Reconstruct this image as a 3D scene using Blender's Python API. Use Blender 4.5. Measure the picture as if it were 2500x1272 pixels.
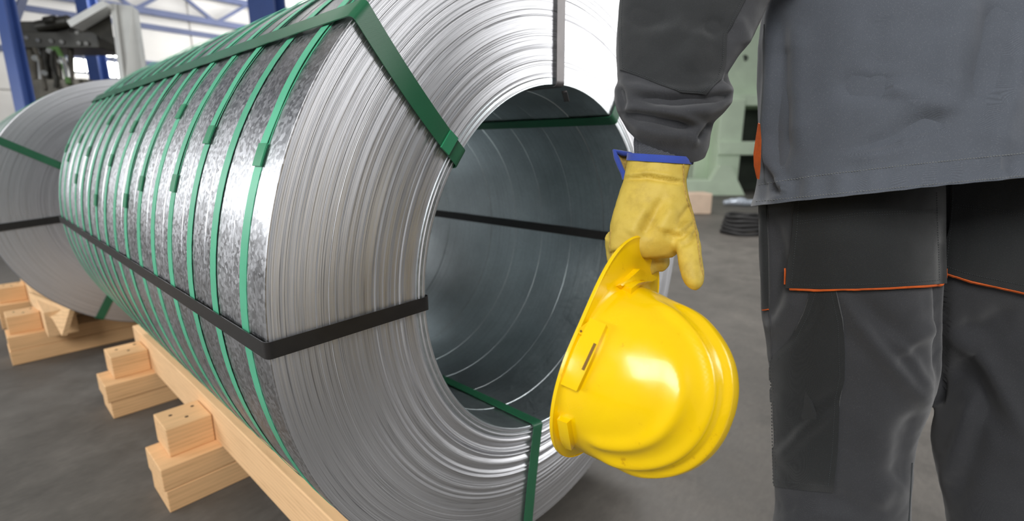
import bpy, bmesh, math, random
import numpy as np
from mathutils import Vector, Matrix, noise
from mathutils.bvhtree import BVHTree

for _o in list(bpy.data.objects):
    bpy.data.objects.remove(_o)
scn = bpy.context.scene
COL = scn.collection
PI = math.pi
rnd = random.Random(7)

# ------------------------------------------------------------------ camera
FPX = 1189.59
YAW, PITCH = math.radians(48.2817), math.radians(-12.9265)
CAM = Vector((-0.954, -0.695, 1.149))
cam_d = bpy.data.cameras.new('camera')
cam_d.sensor_width = 36.0
cam_d.lens = FPX / 2500 * 36
cam_d.clip_start, cam_d.clip_end = 0.02, 200
cam_d.dof.use_dof = True
cam_d.dof.focus_distance = 0.78
cam_d.dof.aperture_fstop = 2.8
cam_o = bpy.data.objects.new('camera', cam_d)
COL.objects.link(cam_o)
cam_o.location = CAM
cam_o.rotation_euler = (PI / 2 + PITCH, 0, -YAW)
scn.camera = cam_o

# ------------------------------------------------------------------ world and light
world = bpy.data.worlds.new('hall_daylight')
scn.world = world
world.use_nodes = True
bg = world.node_tree.nodes['Background']
bg.inputs[0].default_value = (0.93, 0.96, 1.0, 1)
bg.inputs[1].default_value = 0.25


def area(name, loc, target, sx, sy, power, color=(1, 1, 1)):
    l = bpy.data.lights.new(name, 'AREA')
    l.shape = 'RECTANGLE'
    l.size, l.size_y, l.energy, l.color = sx, sy, power, color
    o = bpy.data.objects.new(name, l)
    COL.objects.link(o)
    o.location = loc
    o.rotation_euler = (Vector(target) - Vector(loc)).to_track_quat('-Z', 'Y').to_euler()
    return o


area('coil_end_fill', (4.6, -5.4, 3.2), (0.0, 0.0, 1.1), 5.0, 3.4, 300, (1, 0.99, 0.98))  # area light added behind the camera to brighten the coil end, no door modelled
area('side_window_light', (-5.5, 5.0, 2.6), (-0.7, 1.0, 1.0), 5.0, 1.5, 250, (0.95, 0.98, 1))
area('timber_fill_left', (-4.5, -2.1, 4.3), (-0.6, 0.9, 0.3), 2.6, 2.2, 280, (1, 0.99, 0.97))  # added fill from the left that lifts the timber, no fixture there
area('floor_fill_right', (4.2, 2.2, 5.3), (3.6, 1.6, 0.0), 3.2, 2.0, 260, (1, 0.99, 0.97))  # extra area light put in to brighten the floor right of the coil
area('roof_fill_rear', (5.0, 12.0, 4.6), (3.0, 15.0, 6.0), 8.0, 3.0, 500, (1, 0.99, 0.97))  # added upward fill brightening the roof underside and end wall

scn.view_settings.view_transform = 'Standard'
scn.view_settings.look = 'None'
scn.view_settings.gamma = 1
scn.view_settings.use_curve_mapping = False
scn.view_settings.exposure = 0.0

# ------------------------------------------------------------------ projection helpers (layout only)
HF = Vector((math.sin(YAW), math.cos(YAW), 0))
RV = Vector((math.cos(YAW), -math.sin(YAW), 0))
WV = HF * math.cos(PITCH) + Vector((0, 0, math.sin(PITCH)))
UV = RV.cross(WV)
ZV = Vector((0, 0, 1))


def ray(px, py):
    return WV + RV * ((px - 1250) / FPX) - UV * ((py - 636) / FPX)


def at(px, py, d):
    return CAM + ray(px, py) * d


def onz(px, py, z):
    r = ray(px, py)
    return CAM + r * ((z - CAM.z) / r.z)


def ony(px, py, y):
    r = ray(px, py)
    return CAM + r * ((y - CAM.y) / r.y)


def proj_np(co):
    d = co - np.array(CAM)
    w = d @ np.array(WV)
    return 1250 + FPX * (d @ np.array(RV)) / w, 636 - FPX * (d @ np.array(UV)) / w


# ------------------------------------------------------------------ object helpers
def setp(o, label=None, cat=None, group=None, kind=None):
    if label: o['label'] = label
    if cat: o['category'] = cat
    if group: o['group'] = group
    if kind: o['kind'] = kind
    return o


def thing(name, label, cat, loc, group=None):
    o = bpy.data.objects.new(name, None)
    o.empty_display_size = 0.1
    COL.objects.link(o)
    o.location = loc
    return setp(o, label, cat, group)


def put(name, me, mat, parent=None, label=None, smooth=True, sharp=50):
    o = bpy.data.objects.new(name, me)
    if mat is not None:
        me.materials.clear()
        me.materials.append(mat)
    if smooth is not None:
        me.polygons.foreach_set('use_smooth', [smooth] * len(me.polygons))
        if smooth: me.set_sharp_from_angle(angle=math.radians(sharp))
    COL.objects.link(o)
    if parent is not None:
        o.parent = parent
        if parent.type == 'EMPTY':
            o.matrix_parent_inverse = Matrix.Translation(parent.location).inverted()
    if label: o['label'] = label
    return o


def mk(verts, faces):
    me = bpy.data.meshes.new('m')
    me.from_pydata([tuple(v) for v in verts], [], faces)
    me.update()
    return me


def fix_normals(me):
    bm = bmesh.new(); bm.from_mesh(me)
    bmesh.ops.recalc_face_normals(bm, faces=bm.faces)
    bm.to_mesh(me); bm.free()
    return me


def loft(loops, cap0=True, cap1=True, cyclic=False):
    n = len(loops[0])
    vs, fs = [], []
    for L in loops: vs += [tuple(p) for p in L]
    m = len(loops)
    for i in range(m if cyclic else m - 1):
        a, b = i * n, ((i + 1) % m) * n
        for j in range(n):
            k = (j + 1) % n
            fs.append((a + j, a + k, b + k, b + j))
    if not cyclic:
        for flag, base, loop in ((cap0, 0, loops[0]), (cap1, (m - 1) * n, loops[-1])):
            if flag:
                c = Vector((0, 0, 0))
                for p in loop: c += Vector(p)
                vs.append(tuple(c / n)); ci = len(vs) - 1
                for j in range(n):
                    fs.append((base + j, base + (j + 1) % n, ci))
    return vs, fs


def merge(parts):
    V, Fs = [], []
    for v, f in parts:
        o = len(V)
        V += list(v)
        Fs += [tuple(i + o for i in q) for q in f]
    return V, Fs


def boxg(c, dx, dy, dz, rot=0.0, bev=0.0, top=None):
    """box geometry centred at c; rot about z; optional bevel"""
    bm = bmesh.new()
    bmesh.ops.create_cube(bm, size=1)
    for v in bm.verts:
        v.co = Vector((v.co.x * dx, v.co.y * dy, v.co.z * dz))
        if top and v.co.z > 0:
            v.co.x *= top; v.co.y *= top
    if bev:
        bmesh.ops.bevel(bm, geom=list(bm.edges), offset=bev, segments=2, affect='EDGES', profile=0.5)
    M = Matrix.Translation(Vector(c)) @ Matrix.Rotation(rot, 4, 'Z')
    bm.transform(M)
    bm.verts.index_update()
    r = [v.co.copy() for v in bm.verts], [tuple(v.index for v in f.verts) for f in bm.faces]
    bm.free()
    return r


def box(c, dx, dy, dz, rot=0.0, bev=0.0, top=None):
    return mk(*boxg(c, dx, dy, dz, rot, bev, top))


def frame_at(t):
    t = Vector(t).normalized()
    a = ZV if abs(t.z) < 0.9 else Vector((1, 0, 0))
    s = t.cross(a).normalized()
    return s, t.cross(s).normalized()


def tubeg(pts, rad, n=10, caps=True, sq=1.0):
    pts = [Vector(p) for p in pts]
    if not hasattr(rad, '__len__'): rad = [rad] * len(pts)
    loops = []
    s0 = None
    for i, p in enumerate(pts):
        t = (pts[min(i + 1, len(pts) - 1)] - pts[max(i - 1, 0)]).normalized()
        if s0 is None: s, u = frame_at(t)
        else:
            s = (s0 - t * s0.dot(t)).normalized(); u = t.cross(s)
        s0 = s
        loops.append([p + (s * math.cos(2 * PI * k / n) + u * math.sin(2 * PI * k / n) * sq) * rad[i] for k in range(n)])
    return loft(loops, caps, caps)


def tube(pts, rad, n=10, **k):
    return fix_normals(mk(*tubeg(pts, rad, n, **k)))


def beamg(a, b, w, h, up=ZV):
    """square bar from a to b"""
    a, b = Vector(a), Vector(b)
    t = (b - a).normalized()
    if abs(t.dot(up)) > 0.98: up = Vector((1, 0, 0))
    s = t.cross(up).normalized(); u = s.cross(t)
    L = [[p + s * (x * w / 2) + u * (y * h / 2) for x, y in ((-1, -1), (1, -1), (1, 1), (-1, 1))] for p in (a, b)]
    return [tuple(p) for l in L for p in l], [(0, 1, 2, 3), (7, 6, 5, 4), (0, 4, 5, 1), (1, 5, 6, 2), (2, 6, 7, 3), (3, 7, 4, 0)]


def beam(a, b, w, h, up=ZV):
    return fix_normals(mk(*beamg(a, b, w, h, up)))


def ibeamg(a, b, w, h, tf, tw, up):
    a, b = Vector(a), Vector(b)
    t = (b - a).normalized()
    s = t.cross(up).normalized(); u = s.cross(t)
    o = [(-w / 2, -h / 2), (w / 2, -h / 2), (w / 2, -h / 2 + tf), (tw / 2, -h / 2 + tf), (tw / 2, h / 2 - tf), (w / 2, h / 2 - tf),
         (w / 2, h / 2), (-w / 2, h / 2), (-w / 2, h / 2 - tf), (-tw / 2, h / 2 - tf), (-tw / 2, -h / 2 + tf), (-w / 2, -h / 2 + tf)]
    v = [tuple(p + s * x + u * y) for p in (a, b) for x, y in o]
    n = 12
    f = [(i, (i + 1) % n, n + (i + 1) % n, n + i) for i in range(n)]
    f += [tuple(range(n))[::-1], tuple(range(n, 2 * n))]
    return v, f


def remesh(parts, voxel, smooth=4, factor=0.5):
    V, Fs = merge(parts)
    me = fix_normals(mk(V, Fs))
    o = bpy.data.objects.new('tmp', me)
    COL.objects.link(o)
    m = o.modifiers.new('r', 'REMESH'); m.mode = 'VOXEL'; m.voxel_size = voxel
    if smooth:
        s = o.modifiers.new('s', 'SMOOTH'); s.iterations = smooth; s.factor = factor
    bpy.context.view_layer.update()
    dg = bpy.context.evaluated_depsgraph_get()
    out = bpy.data.meshes.new_from_object(o.evaluated_get(dg))
    bpy.data.objects.remove(o)
    bpy.data.meshes.remove(me)
    return out


def get_co(me):
    a = np.empty(len(me.vertices) * 3); me.vertices.foreach_get('co', a)
    return a.reshape(-1, 3)


def get_no(me):
    a = np.empty(len(me.vertices) * 3); me.vertices.foreach_get('normal', a)
    return a.reshape(-1, 3)


def creases(me, segs, wrinkle=0.0, wscale=20.0, seed=0.0, gain=1.0):
    """cloth folds: each seg = polyline of photo points, width px, amplitude m (neg = valley); pushes real vertices along normals"""
    co = get_co(me); no = get_no(me)
    px, py = proj_np(co)
    d = np.array(CAM) - co; d /= np.linalg.norm(d, axis=1)[:, None]
    face = np.clip((np.sum(no * d, axis=1) - 0.05) / 0.35, 0, 1)
    disp = np.zeros(len(co))
    for pts, wd, amp in segs:
        best = np.zeros(len(co))
        n = len(pts) - 1
        for i in range(n):
            ax, ay = pts[i]; bx, by = pts[i + 1]
            L2 = (bx - ax) ** 2 + (by - ay) ** 2
            t = np.clip(((px - ax) * (bx - ax) + (py - ay) * (by - ay)) / L2, 0, 1)
            dd = np.hypot(px - ax - t * (bx - ax), py - ay - t * (by - ay))
            g = (i + t) / n
            tap = np.minimum(1, 4 * np.minimum(g + 0.06, 1.06 - g))
            best = np.maximum(best, np.exp(-0.5 * (dd / (wd * (0.5 + 0.5 * tap))) ** 2) * tap)
        disp += best * amp * gain
    disp *= face
    if wrinkle:
        w = np.array([noise.fractal(Vector(c) * wscale + Vector((seed, 0, 0)), 1.0, 2.0, 3) for c in co])
        disp += w * wrinkle
    co = co + no * disp[:, None]
    me.vertices.foreach_set('co', co.ravel()); me.update()
    return me


def resample(pl, n):
    pl = [Vector((p[0], p[1], 0)) for p in pl]
    d = [0]
    for a, b in zip(pl, pl[1:]): d.append(d[-1] + (b - a).length)
    out = []
    for i in range(n):
        s = d[-1] * i / (n - 1)
        k = 0
        while k < len(pl) - 2 and d[k + 1] < s: k += 1
        t = (s - d[k]) / max(1e-9, d[k + 1] - d[k])
        q = pl[k].lerp(pl[k + 1], min(1, t)); out.append((q.x, q.y))
    return out


def bvh_of(me):
    return BVHTree.FromPolygons([v.co.copy() for v in me.vertices], [tuple(p.vertices) for p in me.polygons])


def cast(bvh, px, py, dguess):
    r = ray(px, py).normalized()
    h = bvh.ray_cast(CAM, r)
    if h[0] is None:
        h = bvh.find_nearest(at(px, py, dguess))
        n = h[1]
        if n.dot(r) > 0: n = -n
        return h[0], n
    n = h[1]
    if n.dot(r) > 0: n = -n
    return h[0], n


def patch(bvh, top, right, bottom, left, nu, nv, off, thick, dg=0.75, bulge=0.0):
    """cloth panel sewn on a surface, given its four edges"""
    T, B = resample(top, nu), resample(bottom, nu)
    Lf, Rt = resample(left, nv), resample(right, nv)
    P = []
    for j in range(nv):
        v = j / (nv - 1); row = []
        for i in range(nu):
            u = i / (nu - 1); q = []
            for k in (0, 1):
                a = (1 - v) * T[i][k] + v * B[i][k] + (1 - u) * Lf[j][k] + u * Rt[j][k]
                b = (1 - u) * (1 - v) * T[0][k] + u * (1 - v) * T[-1][k] + (1 - u) * v * B[0][k] + u * v * B[-1][k]
                q.append(a - b)
            row.append(cast(bvh, q[0], q[1], dg))
        P.append(row)
    # smooth the normals a bit
    vs = []
    N = [[Vector((0, 0, 0)) for i in range(nu)] for j in range(nv)]
    for j in range(nv):
        for i in range(nu):
            s = Vector((0, 0, 0))
            for dj in (-2, -1, 0, 1, 2):
                for di in (-2, -1, 0, 1, 2):
                    s += P[min(max(j + dj, 0), nv - 1)][min(max(i + di, 0), nu - 1)][1]
            N[j][i] = s.normalized()
    for lay in (0, 1):
        for j in range(nv):
            for i in range(nu):
                u, v = i / (nu - 1), j / (nv - 1)
                bl = bulge * (16 * u * (1 - u) * v * (1 - v))
                o = (off + bl) if lay == 0 else off - thick
                vs.append(P[j][i][0] + N[j][i] * o)
    fs = []
    K = nu * nv
    for j in range(nv - 1):
        for i in range(nu - 1):
            a = j * nu + i
            fs.append((a, a + 1, a + nu + 1, a + nu))
            fs.append((K + a, K + a + nu, K + a + nu + 1, K + a + 1))
    rim = [(0, i) for i in range(nu)] + [(j, nu - 1) for j in range(1, nv)] + [(nv - 1, i) for i in range(nu - 2, -1, -1)] + [(j, 0) for j in range(nv - 2, 0, -1)]
    rim = [j * nu + i for j, i in rim]
    for a, b in zip(rim, rim[1:] + rim[:1]):
        fs.append((b, a, K + a, K + b))
    return fix_normals(mk(vs, fs))


def seam(bvh, pl, off, rad, n=60, dg=0.75):
    pts = []
    for x, y in resample(pl, n):
        p, nn = cast(bvh, x, y, dg)
        pts.append(p + nn * off)
    return tube(pts, rad, 6)


def stitches(bvh, pl, off, step, rad, dg=0.75):
    """row of separate thread stitches"""
    L = sum(math.hypot(b[0] - a[0], b[1] - a[1]) for a, b in zip(pl, pl[1:]))
    n = max(2, int(L / step))
    pts = [cast(bvh, x, y, dg) for x, y in resample(pl, 2 * n)]
    G = []
    for i in range(0, 2 * n - 1, 2):
        (p, a), (q, b) = pts[i], pts[i + 1]
        p = p + a * off; q = q + b * off
        m = (p + q) / 2 + a * rad * 0.6
        if (p - q).length < 0.02:
            G.append(tubeg([p - a * rad, p.lerp(m, 0.5), m, q.lerp(m, 0.5), q - b * rad], [rad * .5, rad, rad, rad, rad * .5], 5))
    return fix_normals(mk(*merge(G)))


# ------------------------------------------------------------------ materials
def lin(c):
    return tuple(((x / 255) / 12.92 if x / 255 <= 0.04045 else ((x / 255 + 0.055) / 1.055) ** 2.4) for x in c)


class NT:
    def __init__(s, name):
        s.m = bpy.data.materials.new(name); s.m.use_nodes = True
        s.t = s.m.node_tree; s.b = s.t.nodes['Principled BSDF']

    def n(s, typ, **kw):
        x = s.t.nodes.new(typ)
        ins = kw.pop('ins', {})
        for k, v in kw.items(): setattr(x, k, v)
        for k, v in ins.items():
            if hasattr(v, 'is_linked') or isinstance(v, bpy.types.NodeSocket): s.t.links.new(v, x.inputs[k])
            else: x.inputs[k].default_value = v
        return x

    def link(s, a, b): s.t.links.new(a, b)

    def set(s, **kw):
        for k, v in kw.items():
            k = k.replace('_', ' ')
            if isinstance(v, bpy.types.NodeSocket): s.t.links.new(v, s.b.inputs[k])
            else: s.b.inputs[k].default_value = v
        return s

    def pos(s): return s.n('ShaderNodeTexCoord').outputs['Object']

    def mapv(s, v, scale=(1, 1, 1), loc=(0, 0, 0), rot=(0, 0, 0)):
        return s.n('ShaderNodeMapping', ins={'Vector': v, 'Scale': scale, 'Location': loc, 'Rotation': rot}).outputs[0]

    def noise(s, v, scale, detail=3, rough=0.55, dim='3D'):
        x = s.n('ShaderNodeTexNoise', noise_dimensions=dim)
        x.inputs['Scale'].default_value = scale; x.inputs['Detail'].default_value = detail; x.inputs['Roughness'].default_value = rough
        if dim == '1D': s.link(v, x.inputs['W'])
        else: s.link(v, x.inputs['Vector'])
        return x.outputs['Fac']

    def ramp(s, fac, stops):
        r = s.n('ShaderNodeValToRGB')
        e = r.color_ramp.elements
        while len(e) < len(stops): e.new(0.5)
        for el, (p, c) in zip(e, stops):
            el.position = p
            el.color = (c, c, c, 1) if not hasattr(c, '__len__') else tuple(c)[:3] + (1,)
        s.link(fac, r.inputs[0])
        return r.outputs[0]

    def math(s, op, a, b=0.0):
        x = s.n('ShaderNodeMath', operation=op)
        for i, v in enumerate((a, b)):
            if isinstance(v, bpy.types.NodeSocket): s.link(v, x.inputs[i])
            else: x.inputs[i].default_value = v
        return x.outputs[0]

    def bump(s, h, strength=0.3, dist=0.001, normal=None):
        x = s.n('ShaderNodeBump'); x.inputs['Strength'].default_value = strength; x.inputs['Distance'].default_value = dist
        s.link(h, x.inputs['Height'])
        if normal is not None: s.link(normal, x.inputs['Normal'])
        return x.outputs[0]


def plain(name, rgb, rough=0.6, metal=0.0, nscale=8, namp=0.12, bump=0.0, bscale=200, **kw):
    m = NT(name); p = m.pos()
    c = lin(rgb)
    f = m.noise(p, nscale, 4)
    col = m.ramp(f, [(0.3, tuple(x * (1 - namp) for x in c)), (0.7, tuple(min(1, x * (1 + namp)) for x in c))])
    m.set(Base_Color=col, Roughness=rough, Metallic=metal, **kw)
    if bump:
        m.set(Normal=m.bump(m.noise(p, bscale, 3), bump, 0.001))
    return m.m


def emit(name, rgb, strength):
    m = NT(name)
    m.set(Base_Color=(*lin(rgb), 1), Emission_Color=(*lin(rgb), 1), Emission_Strength=strength, Roughness=0.5)
    return m.m


def fabric(name, rgb, scale=1500, rough=0.9, speck=0.25, bump=0.35, namp=0.15):
    m = NT(name); p = m.pos()
    c = lin(rgb)
    big = m.noise(p, 14, 4)
    col = m.ramp(big, [(0.3, tuple(x * (1 - namp) for x in c)), (0.7, tuple(x * (1 + namp) for x in c))])
    q = m.mapv(p, rot=(0.6, 0.7, 0.4))
    w1 = m.n('ShaderNodeTexWave', wave_type='BANDS', bands_direction='X', ins={'Vector': q, 'Scale': scale / 6.28, 'Distortion': 0.6, 'Detail': 1.0}).outputs['Fac']
    w2 = m.n('ShaderNodeTexWave', wave_type='BANDS', bands_direction='Z', ins={'Vector': q, 'Scale': scale / 6.28, 'Distortion': 0.6, 'Detail': 1.0}).outputs['Fac']
    h = m.math('MULTIPLY', w1, w2)
    sp = m.noise(p, 700, 2, 0.7)
    spk = m.ramp(sp, [(0.56, 0.0), (0.75, 1.0)])
    mx = m.n('ShaderNodeMixRGB', blend_type='ADD', ins={'Color1': col, 'Color2': spk})
    mx.inputs[0].default_value = speck * 0.12
    mm = m.n('ShaderNodeMixRGB', blend_type='MULTIPLY', ins={'Color1': mx.outputs[0], 'Color2': m.ramp(h, [(0.0, 0.72), (0.6, 1.15)])})
    mm.inputs[0].default_value = 0.8
    m.set(Base_Color=mm.outputs[0], Roughness=rough, Normal=m.bump(h, bump, 0.0004))
    m.set(Sheen_Weight=0.25, Sheen_Roughness=0.5)
    return m.m


def steel_face(name, cx, cz, base=0.70, k=1.0):
    m = NT(name); p = m.pos()
    s = m.n('ShaderNodeSeparateXYZ', ins={0: p})
    x = m.math('SUBTRACT', s.outputs[0], cx); z = m.math('SUBTRACT', s.outputs[2], cz)
    r = m.math('SQRT', m.math('ADD', m.math('MULTIPLY', x, x), m.math('MULTIPLY', z, z)))
    ang = m.math('ARCTAN2', z, x)
    v = m.n('ShaderNodeCombineXYZ', ins={0: r, 1: m.math('MULTIPLY', ang, 0.004), 2: 0.0}).outputs[0]
    f1 = m.noise(v, 520, 3, 0.7)
    f2 = m.noise(v, 130, 3, 0.6)
    f3 = m.noise(p, 60, 4, 0.6)
    h = m.math('ADD', m.math('MULTIPLY', f1, 0.6), m.math('MULTIPLY', f2, 0.6))
    b = base
    col = m.ramp(f1, [(0.30, (b * (1 - .62 * k), b * (1 - .62 * k), b * (1 - .60 * k))), (0.42, (b * .94, b * .95, b * .985)), (0.75, (b * 1.18, b * 1.19, b * 1.23))])
    tan = m.n('ShaderNodeTangent', direction_type='RADIAL', axis='Y')
    m.set(Base_Color=col, Metallic=1.0, Roughness=0.45, Anisotropic=0.42, Tangent=tan.outputs[0], Normal=m.bump(h, 0.22 * k, 0.0016))
    return m.m


def galvanised(name, base=(0.60, 0.60, 0.62), rough=(0.2, 0.42), spangle=True):
    m = NT(name); p = m.pos()
    v = m.n('ShaderNodeTexVoronoi', feature='F1', ins={'Vector': p, 'Scale': 170.0, 'Randomness': 1.0})
    big = m.noise(p, 5, 4)
    st = m.noise(m.mapv(p, scale=(0.6, 60, 0.6)), 3, 3)
    cell = m.ramp(v.outputs['Color'], [(0.2, 0.78), (0.8, 1.08)])
    c1 = m.ramp(big, [(0.3, tuple(x * .82 for x in base)), (0.7, tuple(x * 1.08 for x in base))])
    mx = m.n('ShaderNodeMixRGB', blend_type='MULTIPLY', ins={'Color1': c1, 'Color2': cell}); mx.inputs[0].default_value = 0.9 if spangle else 0.25
    mx2 = m.n('ShaderNodeMixRGB', blend_type='MULTIPLY', ins={'Color1': mx.outputs[0], 'Color2': m.ramp(st, [(0.25, 0.8), (0.5, 1.0)])}); mx2.inputs[0].default_value = 0.7
    rg = m.math('ADD', m.math('MULTIPLY', m.ramp(v.outputs['Color'], [(0.1, 0.0), (0.9, 1.0)]), (rough[1] - rough[0]) * 0.6), m.math('MULTIPLY', big, (rough[1] - rough[0]) * 0.8))
    rg = m.math('ADD', rg, rough[0])
    h = m.noise(p, 260, 3, 0.6)
    m.set(Base_Color=mx2.outputs[0], Metallic=1.0, Roughness=rg, Normal=m.bump(h, 0.10, 0.001))
    return m.m


def wood(name, rgb, axis='Y'):
    m = NT(name); p = m.pos()
    sc = {'X': (1.2, 14, 14), 'Y': (14, 1.2, 14)}[axis]
    v = m.mapv(p, scale=sc)
    g = m.noise(v, 4.5, 6, 0.65)
    w = m.n('ShaderNodeTexWave', wave_type='BANDS', bands_direction='Z', ins={'Vector': v, 'Scale': 1.6, 'Distortion': 5.0, 'Detail': 3.0, 'Detail Scale': 1.2}).outputs['Fac']
    c = lin(rgb)
    col = m.ramp(m.math('ADD', m.math('MULTIPLY', g, 0.78), m.math('MULTIPLY', w, 0.22)),
                 [(0.18, tuple(x * k for x, k in zip(c, (.72, .66, .58)))), (0.42, tuple(x * .95 for x in c)), (0.8, tuple(min(1, x * 1.12) for x in c))])
    m.set(Base_Color=col, Roughness=0.75, Normal=m.bump(g, 0.25, 0.002))
    return m.m


def strapmat(name, rgb, rough=0.35, pitch=2600, amt=0.35, spec=0.5):
    m = NT(name); p = m.pos()
    c = lin(rgb)
    w = m.n('ShaderNodeTexChecker', ins={'Vector': m.mapv(p, rot=(0.4, 0.3, 0.2)), 'Scale': 420.0}).outputs['Fac']
    n1 = m.noise(p, 6, 3)
    col = m.ramp(n1, [(0.3, tuple(x * .85 for x in c)), (0.7, tuple(x * 1.12 for x in c))])
    m.set(Base_Color=col, Roughness=rough, Specular_IOR_Level=spec, Normal=m.bump(w, amt, 0.0005))
    return m.m


M = {}
M['outer'] = galvanised('galvanised_outer')
M['face'] = steel_face('coil_edge', 0.0, 0.875)
M['bore'] = galvanised('bore_steel', (0.72, 0.78, 0.80), (0.24, 0.40), False)
M['outer2'] = galvanised('second_coil_outer', (0.62, 0.63, 0.64), (0.25, 0.4), False)
M['face2'] = steel_face('second_coil_edge', -0.245, 0.84, 0.56, 0.15)
M['green'] = strapmat('green_pet_strap', (86, 178, 140), 0.38)
M['dgreen'] = strapmat('dark_green_strap', (34, 98, 66), 0.33, amt=0.6)
M['black'] = plain('black_strap', (34, 32, 31), 0.35, nscale=40, namp=0.2)
M['greystrap'] = plain('steel_band', (92, 88, 88), 0.3, 0.3, 30)
M['seal'] = strapmat('green_seal', (52, 138, 98), 0.3)
M['wood'] = wood('pine_along', (232, 190, 142), 'Y')
M['woodx'] = wood('pine_across', (228, 184, 134), 'X')
M['nail'] = plain('nail_head', (84, 70, 60), 0.5, 0.6)


def concrete():
    m = NT('concrete_floor'); p = m.pos()
    a = m.noise(p, 0.7, 5, 0.6); b = m.noise(p, 5, 6, 0.65); d = m.noise(m.mapv(p, scale=(1, 2.4, 1)), 24, 5, 0.7)
    f = m.math('ADD', m.math('MULTIPLY', a, 0.45), m.math('ADD', m.math('MULTIPLY', b, 0.35), m.math('MULTIPLY', d, 0.2)))
    col = m.ramp(f, [(0.34, lin((70, 67, 63))), (0.5, lin((92, 88, 83))), (0.66, lin((114, 109, 103)))])
    st = m.ramp(m.noise(p, 2.3, 5, 0.7), [(0.62, 0.0), (0.72, 1.0)])
    mx = m.n('ShaderNodeMixRGB', blend_type='MULTIPLY', ins={'Color1': col, 'Color2': (0.72, 0.71, 0.70, 1)})
    m.link(m.math('MULTIPLY', st, 0.6), mx.inputs[0])
    m.set(Base_Color=mx.outputs[0], Roughness=m.ramp(b, [(0.3, 0.5), (0.7, 0.75)]), Normal=m.bump(d, 0.12, 0.003))
    return m.m


M['floor'] = concrete()
M['clad'] = plain('white_cladding', (214, 212, 208), 0.6, nscale=1.5, namp=0.06)
M['roofsheet'] = NT('translucent_roof_sheet').set(Base_Color=(0.8, 0.79, 0.76, 1), Roughness=0.6, Emission_Color=(1.0, 0.985, 0.95, 1), Emission_Strength=0.85).m
M['roofopaque'] = plain('opaque_roof_sheet', (196, 192, 184), 0.6, nscale=1.5, namp=0.06)
M['blue'] = plain('blue_steel_paint', (54, 78, 138), 0.45, nscale=2, namp=0.1)
M['bluegrey'] = plain('blue_grey_steel', (80, 90, 124), 0.5, nscale=2, namp=0.1)
M['window'] = emit('daylit_window', (255, 255, 250), 9.0)
M['winframe'] = plain('window_frame_paint', (120, 126, 140), 0.5)
M['brownband'] = plain('brown_plinth', (150, 108, 72), 0.7)

# ------------------------------------------------------------------ hall structure
WY, WX = 17.0, 19.0
fl = put('floor', mk([(-14, -10, 0), (WX, -10, 0), (WX, WY, 0), (-14, WY, 0)], [(0, 1, 2, 3)]), M['floor'], smooth=False)
setp(fl, 'bare grey concrete floor of the production hall', 'floor', kind='structure')

wb = put('wall_back', box((2.5, WY + 0.13, 3.2), 33, 0.2, 6.4), M['clad'], smooth=False)
setp(wb, 'white clad end wall of the hall behind the machines', 'wall', kind='structure')
panel_me = None
for row in range(6):
    for colm in range(7):
        x = -3.6 + colm * 2.0; z = 0.55 + row * 1.0
        me = box((x + 0.98, WY, z + 0.48), 1.95, 0.06, 0.92, bev=0.015)
        put('cladding_panel', me, M['clad'], wb, smooth=False)
put('plinth', box((2.5, WY, 0.25), 30, 0.08, 0.5), M['brownband'], wb, smooth=False)
for z in (1.52, 3.52, 4.52):
    put('wall_rail', box((3.4, WY - 0.06, z), 14.2, 0.1, 0.14), M['bluegrey'], wb, smooth=False)
wr = put('wall_right', box((WX + 0.1, 3.5, 3.2), 0.2, 27, 6.4), M['clad'], smooth=False)
setp(wr, 'white clad side wall far behind the worker', 'wall', kind='structure')
for k in range(9):
    put('cladding_panel', box((WX - 0.02, -8.5 + 3 * k + 0.5, 3.2), 0.06, 2.94, 6.2, bev=0.015), M['clad'], wr, smooth=False)

# windows in the end wall (bright daylight)
for i, (x0, y0, x1, y1) in enumerate(((172, 112, 232, 176), (246, 100, 306, 190), (60, 120, 108, 172))):
    a = ony(x0, y1, WY - 0.09); b = ony(x1, y0, WY - 0.09)
    c = (a + b) / 2
    w, h = abs(b.x - a.x), abs(b.z - a.z)
    pane = put('window_%d' % (i + 1), box(c, w, 0.02, h), M['window'], smooth=False)
    setp(pane, ['bright daylit window behind the dark machine', 'bright daylit window beside the grey machine post', 'small daylit window by the blue corner column'][i], 'window', kind='structure')
    for q, dx, dz in (((c.x - w / 2, c.y - 0.03, c.z), 0.07, h), ((c.x + w / 2, c.y - 0.03, c.z), 0.07, h), ((c.x, c.y - 0.03, c.z + h / 2), w, 0.07),
                      ((c.x, c.y - 0.03, c.z - h / 2), w, 0.07), ((c.x, c.y - 0.03, c.z), 0.04, h)):
        put('window_frame', box(q, dx, 0.06, dz), M['winframe'], pane, smooth=False)

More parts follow.
